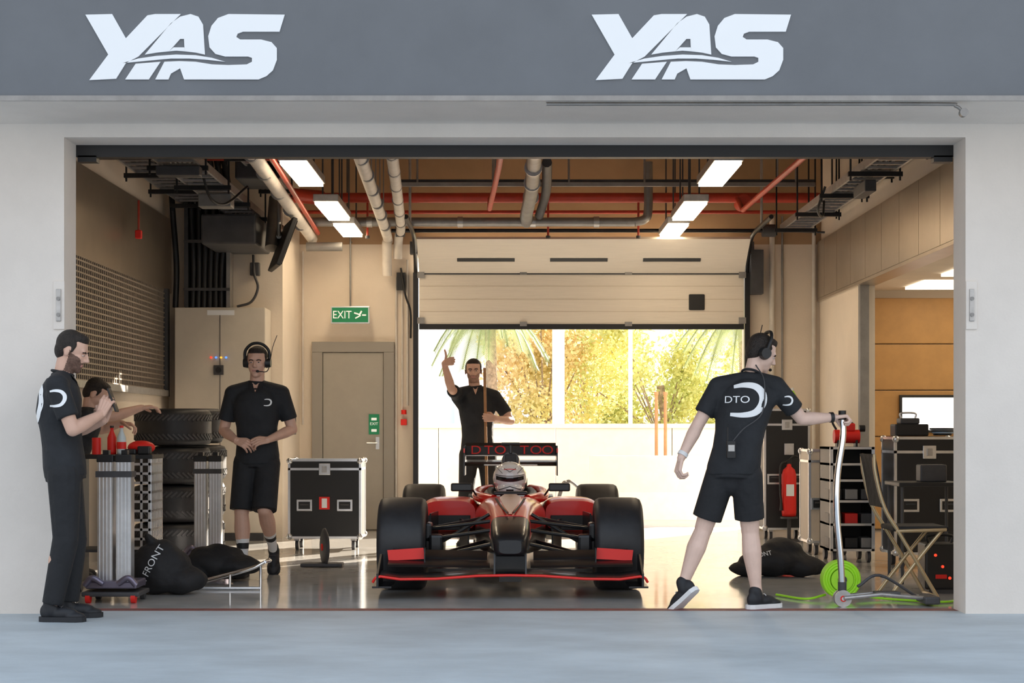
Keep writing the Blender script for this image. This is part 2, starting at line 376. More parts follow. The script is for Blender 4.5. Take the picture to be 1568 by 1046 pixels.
# roller shutter left
b=B('roller_shutter')
b.bx(-3.648,-3.63,2.2,6.95,1.55,2.6,m_hole)
z=1.56
while z<2.6: b.bx(-3.63,-3.612,2.2,6.95,z,z+.014,m_shut); z+=.05
y=2.2
while y<6.95: b.bx(-3.63,-3.616,y,y+.018,1.55,2.6,m_shut); y+=.07
b.bx(-3.65,-3.58,6.95,7.05,1.5,2.62,m_dgrey); b.bx(-3.645,-3.57,2.2,6.95,1.50,1.56,m_galv); b.done()
b=B('wall_counter'); b.bx(-3.648,-3.40,2.9,3.7,.93,.97,m_beige,.005); b.bx(-3.648,-3.6,2.9,3.7,.8,.93,m_grey); b.done()

# lamps
nn=0
for xx in (-1.78,1.76):
    for yy in (3.7,6.15,7.75):
        b=B('ceiling_lamp' if nn==0 else 'ceiling_lamp.%03d'%nn); nn+=1
        L=.66 if yy<7.5 else .55
        b.bx(xx-.12,xx+.12,yy-L,yy+L,3.33,3.40,m_galv,.005); b.bx(xx-.105,xx+.105,yy-L+.02,yy+L-.02,3.305,3.332,m_lamp)
        for dx in (-.05,.05):
            for dy in (-.45,.4): b.cyl((xx+dx,yy+dy,3.4),(xx+dx,yy+dy,4.69),.008,m_dgrey)
        b.done()
# pipes
b=B('insulated_pipe'); b.tube([(-1.17,1.5,3.33),(-1.22,3,3.33),(-1.40,8.3,3.33),(-1.42,8.55,3.25),(-1.42,8.6,2.9)],.055,m_pipew,n=16)
b.tube([(-.93,1.5,3.36),(-.97,3,3.36),(-1.2,7.6,3.36),(-1.28,8.5,3.34),(-1.3,8.62,3.1)],.05,m_pipew,n=16)
for yy in (2.9,3.8,4.7,5.6,6.5,7.4): b.cyl((-1.21-.033*(yy-3),yy,3.33),(-1.212-.033*(yy-3),yy+.05,3.33),.06,m_grey); b.cyl((-1.22-.034*(yy-3),yy,3.38),(-1.22-.034*(yy-3),yy,4.69),.006,m_grey); b.cyl((-.97-.05*(yy-3),yy,3.36),(-.97-.05*(yy-3),yy+.05,3.36),.055,m_grey)
b.done()
b=B('sprinkler_pipe')
b.cyl((-2.4,8.1,3.72),(3.5,8.1,3.72),.055,m_redpipe); b.cyl((-2.4,8.4,3.60),(3.3,8.4,3.60),.02,m_redpipe); b.cyl((-3.6,5.0,3.66),(-2.1,5.0,3.66),.022,m_redpipe)
b.cyl((-1.7,4.6,4.05),(3.4,4.6,4.05),.03,m_redpipe); b.cyl((-1.7,6.0,4.0),(3.4,6.0,4.0),.018,m_redpipe)
b.tube([(-.08,1.5,3.52),(-.1,4,3.52),(-.24,7.5,3.52)],.028,m_redpipe); b.tube([(2.56,1.5,3.52),(2.54,4,3.52),(2.49,7.6,3.52)],.028,m_redpipe)
b.tube([(-1.9,1.5,3.36),(-1.95,3,3.36),(-2.18,8.4,3.36)],.024,m_redpipe); b.cyl((2.49,7.6,3.52),(2.49,8.1,3.72),.028,m_redpipe)
b.cyl((2.55,7.95,3.66),(2.55,8.2,3.66),.08,m_redpipe); b.cyl((-2.42,7.9,3.72),(-2.1,8.1,3.72),.08,m_redpipe)
b.cyl((-.24,7.5,3.52),(-.24,8.1,3.72),.028,m_redpipe)
for xx in (-1.6,.4,1.4): b.cyl((xx,8.1,3.3),(xx,8.1,3.7),.012,m_redpipe); b.cyl((xx,8.1,3.3),(xx,8.1,3.27),.025,m_dgrey)
for xx,yy in ((-.1,3.5),(-.16,5.5),(2.55,3.6),(2.52,5.4)): b.cyl((xx,yy,3.53),(xx,yy,4.69),.008,m_grey)
b.cyl((-3.5,5.2,3.3),(-3.5,5.2,3.0),.01,m_redpipe); b.box((-3.5,5.2,2.98),(.06,.06,.08),m_redm,bev=.01)
b.done()
b=B('drain_pipe')
b.cyl((-2.3,8.0,3.44),(1.35,8.0,3.44),.05,m_grey); b.tube([(1.35,8,3.44),(1.46,8,3.47),(1.5,8,3.58),(1.5,8,4.1)],.05,m_grey)
for xx in (-1.6,-.6,.2,.9): b.cyl((xx,8.0,3.44),(xx+.06,8.0,3.44),.06,m_galv)
b.tube([(.2,3.5,3.64),(.2,6.5,3.60),(.16,7.7,3.5),(.16,8,3.44)],.07,m_grey)
for yy in (4.2,5.2,6.2,7.2): b.cyl((.2,yy,3.61),(.2,yy+.06,3.61),.085,m_galv)
b.tube([(.34,5.8,3.75),(.36,7.2,3.66),(.30,7.9,3.5)],.05,m_dgrey)
b.tube([(-2.02,1.5,3.32),(-2.06,3,3.32),(-2.27,8.6,3.32)],.06,m_pipew)
for yy in (2.6,3.6,4.8,6.0,7.2): b.cyl((-2.03-.04*(yy-2),yy,3.32),(-2.03-.04*(yy-2),yy+.05,3.32),.068,m_grey)
b.cyl((-2.3,8.3,3.2),(-1.9,8.3,3.2),.05,m_grey); b.done()
b=B('cable_tray')
for yy,zz in ((5.0,3.92),(5.7,3.85),(7.2,3.72)):
    b.bx(-1.2,3.2,yy,yy+.05,zz,zz+.04,m_grey); b.bx(-1.2,3.2,yy+.06,yy+.065,zz+.05,zz+.08,m_dgrey)
    for xx in (-1,-.2,.6,1.4,2.2,3.0): b.cyl((xx,yy+.025,zz),(xx,yy+.025,4.69),.012,m_grey)
def ladder(x0,x1,y0,y1,z):
    b.bx(x0,x0+.02,y0,y1,z,z+.07,m_galv); b.bx(x1-.02,x1,y0,y1,z,z+.07,m_galv); y=y0
    while y<y1: b.bx(x0,x1,y,y+.03,z+.005,z+.025,m_galv); y+=.22
    for yy in [y0+.3+(y1-y0-.6)*q/4 for q in range(5)]:
        b.bx(x0-.10,x1+.06,yy,yy+.04,z-.045,z-.005,m_blackm)
        for xx in (x0-.08,x1+.04): b.cyl((xx,yy+.02,z-.08),(xx,yy+.02,4.69),.009,m_blackm)
ladder(-2.95,-2.6,2.0,7.2,3.36); ladder(-3.45,-3.08,2.4,7.2,3.50); ladder(2.95,3.25,2.0,8.0,3.34); ladder(3.3,3.48,2.0,8.0,3.52); ladder(-2.5,-2.3,2.2,7,3.62)
for i in range(7): b.tube([(-2.9+i*.04,1.9,3.42),(-2.88+i*.04,4.5,3.40),(-2.9+i*.045,7,3.41)],.014,m_black,n=6)
for i in range(6): b.tube([(-3.4+i*.05,1.9,3.56),(-3.38+i*.05,4.5,3.54),(-3.4+i*.045,7,3.55)],.016,m_black,n=6)
for i in range(4): b.tube([(3.0+i*.06,1.9,3.40),(3.02+i*.05,4.5,3.39),(3.0+i*.06,7.9,3.40)],.014,m_black,n=6)
b.tube([(-2.75,4.4,3.4),(-2.7,4.5,3.22),(-2.6,4.7,3.2),(-2.45,5.0,3.4)],.012,m_black,n=6); b.tube([(2.9,5,3.4),(2.85,5.1,3.2),(2.95,5.4,3.18),(3.0,5.6,3.4)],.012,m_black,n=6)
b.box((-2.75,3.3,3.28),(.36,.14,.08),m_dgrey,bev=.008); b.box((-2.72,4.9,3.25),(.3,.2,.12),m_grey,bev=.008); b.box((3.1,4.2,3.26),(.1,.5,.1),m_dgrey,bev=.008)
b.done()
b=B('ventilation_duct'); b.bx(-3.1,-2.55,6.2,7.2,3.0,3.3,m_dgrey,.02); b.bx(-2.6,-2.3,5.2,5.9,3.5,3.8,m_dgrey,.02); b.cyl((-2.45,6.6,3.0),(-2.45,6.9,3.55),.07,m_grey); b.done()
b=B('ceiling_beam')
for yy in (3.4,6.6): b.bx(-3.64,3.54,yy,yy+.25,4.25,4.69,m_dimwarm)
b.done()

# ------------------------------------------------------------------ outdoors
B('ground_paving').bx(-40,40,9.0,70,-.2,-.001,m_outg).done()
b=B('boundary_wall')
for i in range(14): b.bx(-9+i*1.6,-9+i*1.6+1.59,12.6,12.8,0,1.18,m_outw)
b.bx(-9,13.4,12.56,12.84,1.18,1.24,m_outw); b.done()
b=B('concrete_barrier'); b.prism([(-.25,0),(.25,0),(.2,.12),(.1,.35),(.08,.82),(-.08,.82),(-.1,.35),(-.2,.12)],(1.0,11.3,0),(0,1,0),(0,0,1),(1.9,0,0),m_outw); b.done()
b=B('white_column'); b.bx(.58,.75,13.6,13.8,0,5,m_white,.01); b.bx(.52,.81,13.55,13.85,0,.1,m_white); b.done()
b=B('lamp_post'); b.cyl((1.7,13.7,0),(1.7,13.7,5),.03,m_white); b.cyl((1.7,13.7,0),(1.7,13.7,.3),.06,m_white); b.done()
b=B('bollard_post')
for xx in (1.92,2.04): b.cyl((xx,11.9,0),(xx,11.9,1.62),.022,m_wood); b.cyl((xx,11.9,1.62),(xx,11.9,1.66),.03,m_wood)
b.bx(1.85,2.1,11.8,12,0,.05,m_outw); b.done()
b=B('blue_hoarding'); b.bx(-2.8,-.8,14.6,14.7,0,1.9,m_blue); b.bx(-2.8,-.8,14.55,14.6,1.9,1.95,m_white)
for xx in (-2.8,-1.8,-.85): b.bx(xx,xx+.06,14.5,14.6,0,1.95,m_white)
b.done()
def tree(name,loc,h,rad,mat,n):
    b=B(name,loc); b.tube([(0,0,0),(.05,0,h*.3),(-.03,.05,h*.55)],[.12]*8+[.07]*8,m_bark)
    cl=[]
    for i in range(18):
        a=random.random()*2*pi; r=rad*(random.random()**.5)*.8; z=h*.22+random.random()*h*.70
        c=V((r*math.cos(a),r*math.sin(a),z)); cl.append((c,rad*(.28+.2*random.random())))
        b.tube([(0,0,h*.25),(c.x*.5,c.y*.5,(h*.3+z)*.5),tuple(c)],.014,m_bark,n=5,k=3)
    vs=[];fs=[]
    for i in range(n):
        c,r=random.choice(cl); d=V((random.gauss(0,1),random.gauss(0,1),random.gauss(0,1))).normalized()*r*(.4+.6*random.random())
        p=c+d
        if p.z<.3: continue
        u=V((random.gauss(0,1),random.gauss(0,1),random.gauss(0,1))).normalized(); q=u.cross(d).normalized(); s=.03+.03*random.random()
        k=len(vs); vs+=[p-u*s,p+q*s*.6,p+u*s,p-q*s*.6]; fs.append((k,k+1,k+2,k+3))
    b.add((vs,fs),mat); return b.done()
tree('leafy_tree',(.55,18.6,0),3.5,1.25,m_leafo,13000); tree('leafy_tree.001',(2.6,18.7,0),3.5,1.5,m_leaf,14000)
tree('leafy_tree.002',(4.9,18,0),3.3,1.4,m_leaf,10000); tree('leafy_tree.003',(1.4,22,0),3.9,1.5,m_leafo,11000); tree('leafy_tree.004',(6.8,22,0),3.6,1.8,m_leaf,8000); tree('leafy_tree.005',(-2.6,22,0),2.6,1.2,m_leaf,5000)
def palm(name,loc,h,n=16,R=1.5):
    b=B(name,loc); b.tube([(0,0,0),(.04,0,h*.5),(0,0,h)],[.11]*6+[.09]*8,m_bark)
    for i in range(n):
        a=2*pi*i/n+random.random()*.3; el=.1+.9*random.random(); P=[]
        for j in range(9):
            t=j/8; rr=R*t; P.append(V((math.cos(a)*rr*(.7+.2*el),math.sin(a)*rr*(.7+.2*el),h+el*.7*t-1.15*t*t)))
        b.tube(P,.010,m_frond,n=5,smooth=False); vs=[];fs=[]
        for j in range(60):
            t=.1+.9*j/60; q=t*8; k=min(int(q),7); p=P[k].lerp(P[k+1],q-k); d=(P[k+1]-P[k]).normalized(); sd=d.cross(UP).normalized()
            L=.32*(1-.6*t)
            for sg in (1,-1):
                e=p+sd*sg*L*.8+d*L*.5-UP*L*.45; w_=d*.011; o=len(vs); vs+=[p-w_,p+w_,e]; fs.append((o,o+1,o+2))
        b.add((vs,fs),m_frond)
    return b.done()
palm('date_palm',(-.35,15.9,0),3.0,18,1.15); palm('date_palm.001',(3.55,15.4,0),2.95,18,1.2)

# ------------------------------------------------------------------ people
def blob(name,parts,voxel,mat,parent,smooth=4,fac=.5,mats=None,chooser=None):
    vs=[];fs=[]
    for a,f in parts:
        o=len(vs); vs+=[tuple(v) for v in a]; fs+=[tuple(i+o for i in q) for q in f]
    me=bpy.data.meshes.new('tmp'); me.from_pydata(vs,[],fs); me.update()
    bm=bmesh.new(); bm.from_mesh(me); bmesh.ops.recalc_face_normals(bm,faces=bm.faces); bm.to_mesh(me); bm.free()
    ob=bpy.data.objects.new('tmp',me); COL.objects.link(ob)
    r=ob.modifiers.new('r','REMESH'); r.mode='VOXEL'; r.voxel_size=voxel; r.adaptivity=0
    if smooth:
        s=ob.modifiers.new('s','SMOOTH'); s.factor=fac; s.iterations=smooth
    dg=bpy.context.evaluated_depsgraph_get(); m2=bpy.data.meshes.new_from_object(ob.evaluated_get(dg)); bpy.data.objects.remove(ob)
    m2.name=name; m2.materials.clear()
    for mm in (mats or [mat]): m2.materials.append(mm)
    m2.polygons.foreach_set('use_smooth',[True]*len(m2.polygons))
    if chooser:
        m2.polygons.foreach_set('material_index',[chooser(p.center) for p in m2.polygons])
    o2=bpy.data.objects.new(name,m2); COL.objects.link(o2); o2.parent=parent
    return o2
def hand_parts(W,D,N,right,curl,thumb='rest',sc=1.0):
    W=V(W);D=V(D).normalized();N=V(N);N=(N-D*N.dot(D)).normalized(); T=D.cross(N)*(1 if right else -1)
    P=[]; c1,c2,c3=[math.radians(a) for a in curl]
    K=[(.030,.088,(.042,.026,.021),.10),(.010,.092,(.046,.030,.022),.03),(-.011,.088,(.043,.028,.021),-.04),(-.030,.080,(.034,.021,.018),-.12)]
    for off,l,seg,spl in K:
        k=W+(D*l+T*off)*sc; P.append(g_cap(W+(T*off*.6+D*.005)*sc,k,.0145*sc,.0115*sc,10,3))
        a=0;p=k;r=.0098*sc
        for s_,b_ in zip(seg,(c1,c2,c3)):
            a+=b_; d=(D*math.cos(a)+N*math.sin(a)+T*spl*max(0,math.cos(a))).normalized(); q=p+d*s_*sc; P.append(g_cap(p,q,r,r*.92,10,3)); p=q;r*=.92
    tm={'rest':((.65,.6,.35),(.85,.2,.45),(.9,.05,.5)),'up':((.35,.9,.1),(.0,1,.0),(-.1,1,-.05)),'grip':((.5,.55,.6),(.45,.0,.9),(.3,-.3,.9))}[thumb]
    p=W+(D*.022+T*.026+N*.004)*sc; r=.0135*sc
    for (a,b_,c_),s_ in zip(tm,(.044,.033,.026)):
        q=p+(D*a+T*b_+N*c_).normalized()*s_*sc; P.append(g_cap(p,q,r,r*.88,10,3)); p=q; r*=.88
    return P
def decal(b,bvh,c,R,U,D,geo,mat,off=.003):
    c=V(c);R=V(R).normalized();U=V(U).normalized();D=V(D).normalized(); vs,fs=geo; out=[]
    for v in vs:
        o=c+R*v[0]+U*v[1]-D*.35; h=bvh.ray_cast(o,D,.8)
        out.append((h[0]-D*off) if h[0] is not None else c+R*v[0]+U*v[1]-D*.1)
    b.add((out,fs),mat)
def dlogo(h):
    cl=spath([V((-.42,.40,0)),V((-.1,.45,0)),V((.25,.40,0)),V((.46,.18,0)),V((.46,-.12,0)),V((.26,-.38,0)),V((-.1,-.46,0)),V((-.50,-.44,0))],5)
    vs=[];fs=[];n=len(cl)
    for i,p in enumerate(cl):
        d=(cl[min(i+1,n-1)]-cl[max(i-1,0)]).normalized(); nn_=V((-d.y,d.x,0)); wd=.05+.06*math.sin(pi*i/(n-1))
        vs+=[(p+nn_*wd)*h,(p-nn_*wd)*h]
        if i: k=2*i; fs.append((k-2,k-1,k+1,k))
    return vs,fs
def shoe(par,nm,A,Fd,Ud=None,sole=m_sole,mat=m_shoe):
    A=V(A);Fd=V(Fd).normalized();Ud=V(Ud) if Ud else UP; Ud=(Ud-Fd*Ud.dot(Fd)).normalized(); Sd=Fd.cross(Ud); ax=(Sd,Fd,Ud)
    blob(nm,[g_ell(A-Fd*.02-Ud*.035,(.038,.055,.055),ax),g_ell(A+Fd*.06-Ud*.047,(.042,.10,.040),ax),g_ell(A+Fd*.13-Ud*.062,(.046,.07,.027),ax),g_cap(A+Ud*.015-Fd*.012,A-Ud*.03,.043,.045)],.006,mat,par,3)
    half=[(-.082,0),(-.074,.024),(-.045,.039),(.01,.040),(.06,.042),(.12,.052),(.16,.050),(.19,.034),(.207,.0)]
    out=half+[(a,-c) for a,c in reversed(half[1:-1])]
    b=B(nm+'_sole',parent=par); b.prism(out,A-Ud*.093,Fd,Sd,Ud*.028,sole)
    for i in (0,1,2): b.tube([A+Fd*(.06+i*.025)-Ud*(.010+i*.010)+Sd*.022,A+Fd*(.062+i*.025)-Ud*(.002+i*.011),A+Fd*(.06+i*.025)-Ud*(.010+i*.010)-Sd*.022],.0035,m_sock if sole is m_sole else m_dgrey,n=5)
    b.done()
def person(name,loc,J,F,HF,skin=m_skin,trousers=False,beard=None,hands=None,feet=None,headset=False,logo=None,hem=.57,socks=None,sole=m_sole,hu=None):
    e=bpy.data.objects.new(name,None); COL.objects.link(e); e.location=loc; e.empty_display_size=.2
    J={k:V(v) for k,v in J.items()}; F=V(F).normalized(); L=UP.cross(F).normalized(); P_,C_,N_,H=J['pelvis'],J['chest'],J['neck'],J['head']
    HF=V(HF).normalized(); HU=V(hu).normalized() if hu else UP; HU=(HU-HF*HU.dot(HF)).normalized(); HL=HU.cross(HF)
    def torso(g,lo=-.10):
        up=(C_-P_).normalized(); fw=(F-up*F.dot(up)).normalized(); rings=[]
        for t,rx,ry in ((lo,.158,.112),(0,.160,.116),(.12,.146,.108),(.22,.149,.110)):
            rings.append(ering(P_+up*t,L,fw,rx+g,ry+g,24,2.2))
        up2=(N_-C_).normalized(); fw2=(F-up2*F.dot(up2)).normalized()
        for t,rx,ry in ((-.02,.168,.122),(.08,.176,.118),(.14,.155,.10),(.19,.09,.075)):
            rings.append(ering(C_+up2*t,L,fw2,rx+g,ry+g,24,2.1))
        return g_loft_closed(rings)
    def sh(g):
        return [g_cap(N_-UP*.030,J['shR'],.058+g,.060+g),g_cap(N_-UP*.030,J['shL'],.058+g,.060+g),g_cap(C_+L*.07+UP*.02,J['shL']-UP*.03,.085+g,.052+g),g_cap(C_-L*.07+UP*.02,J['shR']-UP*.03,.085+g,.052+g)]
    P=[torso(-.022,-.03)]+sh(-.014)
    neckTop=H-HU*.05-HF*.02
    P.append(g_cap(N_-UP*.03,neckTop,.058,.055))
    for s in 'LR':
        a,b_,c=J['sh'+s],J['el'+s],J['wr'+s]
        P+= [g_cap(a,b_,.053,.041),g_cap(b_,b_.lerp(c,.3),.041,.044),g_cap(b_.lerp(c,.3),c,.044,.027)]
        a,b_,c=J['hip'+s],J['kn'+s],J['an'+s]
        bk=-F*.014
        P+= [g_cap(a,b_,.084,.058),g_cap(b_,b_.lerp(c,.32)+bk,.055,.063),g_cap(b_.lerp(c,.32)+bk,c.lerp(b_,.15),.063,.038),g_cap(c.lerp(b_,.15),c,.038,.038)]
    ax=(HL,HF,HU)
    def h(x,f,u): return H+HL*x+HF*f+HU*u
    P+= [g_ell(h(0,-.014,.030),(.077,.096,.092),ax,24,14),g_ell(h(0,.018,-.030),(.064,.070,.078),ax,24,14),g_ell(h(0,.036,-.072),(.046,.050,.044),ax),g_ell(h(0,.066,-.098),(.024,.020,.017),ax),
         g_cap(h(0,.086,.015),h(0,.106,-.024),.0075,.0110),g_cap(h(-.010,.094,-.029),h(.010,.094,-.029),.0085,.0085),g_cap(h(-.034,.066,.026),h(.034,.066,.026),.016,.016),
         g_cap(h(-.015,.079,-.060),h(.015,.079,-.060),.0085,.0085),g_ell(h(-.038,.050,-.024),(.022,.026,.024),ax),g_ell(h(.038,.050,-.024),(.022,.026,.024),ax),
         g_ell(h(-.078,-.012,-.005),(.009,.019,.031),ax),g_ell(h(.078,-.012,-.005),(.009,.019,.031),ax)]
    def ch(c):
        d=c-H
        if abs(d.dot(HL))<.085 and d.length<.15:
            f=d.dot(HF);u=d.dot(HU);x=abs(d.dot(HL))
            if f>.074 and -.068<u<-.053 and x<.022: return 1
            if beard and f>.0 and u>-.122 and u<(-.042 if x<.026 else -.046+(x-.026)*1.0): return 2
        if socks:
            for s in 'LR':
                a=J['an'+s];k=J['kn'+s]; t=(c-a).dot((k-a).normalized())
                if (c-a).length<.35 and t<socks and (c-a.lerp(k,min(1,max(0,t/(k-a).length)))).length<.08:
                    return 3 if (int((t+1)/.045)%2==0 or t<.1) else 4
        return 0
    blob('body',P,.0052,skin,e,4,.5,[skin,m_lips,beard or m_beard,m_sock,m_shoe],ch)
    b=B('face_details',parent=e)
    for sx in (-1,1):
        b.add(g_ell(h(.030*sx,.074,.003),(.0120,.0085,.0062),ax),m_eye,True); b.add(g_ell(h(.030*sx,.0815,.003),(.0052,.002,.0052),ax,10,6),m_iris,True)
        b.tube([h(.013*sx,.084,.018),h(.03*sx,.083,.023),h(.047*sx,.071,.018)],.0042,m_hair,n=6)
        b.tube([h(.016*sx,.079,.006),h(.030*sx,.0835,.0100),h(.044*sx,.075,.005)],.0035,skin,n=6)
    if headset:
        for sx in (-1,1): b.cyl(h(.072*sx,-.01,-.005),h(.108*sx,-.01,-.005),.042,m_black,.034); b.cyl(h(.066*sx,-.01,-.005),h(.078*sx,-.01,-.005),.036,m_dgrey)
        b.tube([h(.098,-.01,.02),h(.092,-.01,.09),h(.05,-.01,.137),h(0,-.01,.150),h(-.05,-.01,.137),h(-.092,-.01,.09),h(-.098,-.01,.02)],.012,m_black)
        sx=1 if headset>0 else -1
        b.tube([h(.10*sx,.0,-.03),h(.085*sx,.06,-.07),h(.03*sx,.104,-.066)],.004,m_black,n=6); b.add(g_ell(h(.025*sx,.107,-.065),(.014,.010,.010),ax),m_black,True)
        b.tube([h(.105*sx,-.01,.02),h(.125*sx,-.01,.12),h(.16*sx,-.01,.21)],.003,m_black,n=6)
    b.done()
    blob('hair',[g_ell(h(0,-.028,.044),(.083,.088,.086),ax),g_ell(h(0,.016,.086),(.064,.058,.038),ax),g_ell(h(0,-.055,.0),(.072,.055,.07),ax),g_ell(h(0,.040,.098),(.048,.032,.022),ax),
        g_cap(h(.072,.018,.045),h(.074,.012,.002),.011,.007),g_cap(h(-.072,.018,.045),h(-.074,.012,.002),.011,.007)],.0055,m_hair,e,3)
    P=[torso(.012,-.07)]+sh(.010)
    for s in 'LR':
        a,b_=J['sh'+s],J['el'+s]; P.append(g_cone(a-(b_-a)*.04,a.lerp(b_,.72),.068,.066)); P.append(g_cap(a,a.lerp(b_,.3),.068,.066))
    nd=(neckTop-N_).normalized()
    P.append(g_cone(N_-UP*.06,N_+nd*.012,.080,.067))
    shirt=blob('polo_shirt',P,.007,m_shirt,e,5)
    bv=BVHTree.FromPolygons([v.co for v in shirt.data.vertices],[tuple(p.vertices) for p in shirt.data.polygons])
    b=B('shirt_details',parent=e)
    cf=N_-UP*.025
    decal(b,bv,cf,L,UP,-F,([(-.030,.030,0),(.030,.030,0),(.018,.0,0),(0,-.045,0),(-.018,0,0)],[(0,4,3,2,1)]),skin,.004)
    for sx in (-1,1): decal(b,bv,cf,L,UP,-F,([(sx*.026,.040,0),(sx*.060,.020,0),(sx*.046,-.022,0),(sx*.006,-.050,0)],[(0,1,2,3)]),m_short,.009)
    if logo:
        for c,R_,D_,sz,tx in logo:
            decal(b,bv,c,R_,UP,D_,dlogo(sz),m_white)
            if tx:
                g=text_geo('DTO',sz*.30,0); g=([V((v.x*1.25-sz*.30,v.y,0)) for v in g[0]],g[1]); decal(b,bv,c,R_,UP,D_,g,m_white,.004)
    b.done()
    b=B('collar',parent=e)
    u,w_=frame(nd); cc=N_+nd*.012
    b.tube([cc+u*.065*math.cos(t*pi/6)+w_*.065*math.sin(t*pi/6) for t in range(13)],.008,m_short,n=8,k=3); b.done()
    up=(C_-P_).normalized(); fw=(F-up*F.dot(up)).normalized()
    P=[g_loft_closed([ering(P_+up*.06,L,fw,.160,.115),ering(P_,L,fw,.172,.126),ering(P_-up*.09,L,fw,.165,.12)]),g_cap(P_-up*.07,P_-up*.115,.10,.085)]
    for s in 'LR':
        a,k,n_=J['hip'+s],J['kn'+s],J['an'+s]
        if trousers: P+= [g_cap(a,k,.102,.076),g_cone(k,n_+(k-n_)*.02,.078,.062),g_cap(k,k.lerp(n_,.3),.076,.072)]
        else:
            t=(a.z-hem)/(a.z-k.z); P+= [g_cap(a,a.lerp(k,.55),.100,.094),g_cone(a,a+(k-a)*t,.100,.096)]
    blob('trousers' if trousers else 'shorts',P,.007,m_short,e,4)
    for s in 'LR':
        D_,N__,curl,th=hands[s]; wr=J['wr'+s]
        blob('hand_'+('left' if s=='L' else 'right'),hand_parts(wr,D_,N__,s=='R',curl,th,1.0)+[g_cap(wr+(J['el'+s]-wr).normalized()*.04,wr+V(D_).normalized()*.01,.0275,.024,14,3)],.003,skin,e,2,.4)
        fd,ud=feet[s]; shoe(e,'shoe_'+('left' if s=='L' else 'right'),J['an'+s],fd,ud,sole)
    return e
# 1: man looking at phone, left of the opening
p1=person('pit_crew_member',(-2.70,-.50,0),dict(pelvis=(0,0,.93),chest=(-.035,0,1.26),neck=(-.015,0,1.475),head=(.045,.01,1.615),
  shR=(.0,-.175,1.405),shL=(-.07,.165,1.405),elR=(.10,-.20,1.145),wrR=(.215,.0,1.235),elL=(.02,.21,1.14),wrL=(.20,.135,1.20),
  hipR=(.02,-.085,.88),hipL=(-.02,.085,.88),knR=(.03,-.09,.49),knL=(.035,.09,.49),anR=(-.045,-.11,.095),anL=(.0,.09,.095)),
  F=(.97,.22,0),HF=(.92,.02,-.34),skin=m_skin,trousers=True,beard=m_beardd,
  hands=dict(R=((.35,.25,.9),(.1,.9,.0),(35,45,35),'grip'),L=((.25,-.1,.9),(.1,-.9,.2),(35,45,35),'grip')),
  feet=dict(R=((1,-.05,0),None),L=((1,.3,0),None)),logo=[((-.15,-.04,1.30),(.25,-1,0),(.97,.22,0),.22,False),((.02,-.28,1.33),(1,0,0),(-.1,1,0),.10,False)],sole=m_shoe)
b=B('phone',parent=p1); b.box((.275,.07,1.325),(.012,.075,.15),m_black,rot=(0,-.35,0),bev=.004); b.done()
# 2: man with headset walking
p2=person('pit_crew_member.001',(-2.0,2.58,0),dict(pelvis=(.005,0,.95),chest=(0,-.01,1.28),neck=(0,0,1.51),head=(.005,-.03,1.675),
  shR=(-.185,0,1.43),shL=(.19,0,1.43),elR=(-.265,.03,1.14),wrR=(-.135,-.17,1.065),elL=(.275,.03,1.15),wrL=(.115,-.18,1.07),
  hipR=(-.085,0,.89),hipL=(.085,0,.89),knR=(-.11,-.06,.50),knL=(.08,-.14,.53),anR=(-.095,-.08,.095),anL=(.10,.20,.20)),
  F=(.02,-1,0),HF=(-.05,-1,-.08),skin=m_skin,hands=dict(R=((.8,-.45,-.25),(.1,.7,-.6),(30,40,25),'rest'),L=((-.8,-.4,-.1),(-.1,.7,-.6),(35,45,30),'rest')),
  feet=dict(R=((-.12,-1,0),None),L=((.05,-.62,-.78),(0,-.78,.62))),headset=1,logo=[((.10,-.1,1.36),(1,0,0),(0,1,0),.055,False)],socks=.2,sole=m_shoe,hem=.52)
# 3: man giving thumbs up behind the car
p3=person('pit_crew_member.002',(-.37,6.25,0),dict(pelvis=(.03,0,.97),chest=(.02,-.01,1.33),neck=(0,0,1.57),head=(-.015,-.03,1.735),
  shR=(-.175,-.03,1.50),shL=(.195,.0,1.48),elR=(-.225,-.28,1.55),wrR=(-.295,-.33,1.80),elL=(.36,-.06,1.24),wrL=(.205,-.27,1.26),
  hipR=(-.06,0,.90),hipL=(.12,0,.90),knR=(-.09,-.02,.50),knL=(.15,-.02,.50),anR=(-.11,.0,.095),anL=(.17,.0,.095)),
  F=(.08,-1,0),HF=(.0,-1,-.02),skin=m_skin,trousers=True,beard=m_beard,hands=dict(R=((.72,-.62,.25),(.62,.75,0),(75,95,60),'up'),L=((-.85,-.35,.1),(-.1,.95,0),(55,75,50),'grip')),
  feet=dict(R=((-.15,-1,0),None),L=((.2,-1,0),None)),sole=m_shoe)
b=B('broom',parent=p3); b.cyl((.13,-.245,.08),(.10,-.25,1.76),.014,m_wood); b.box((.13,-.245,.11),(.28,.06,.05),m_wood,bev=.005); b.box((.13,-.245,.045),(.28,.05,.09),m_black); b.done()
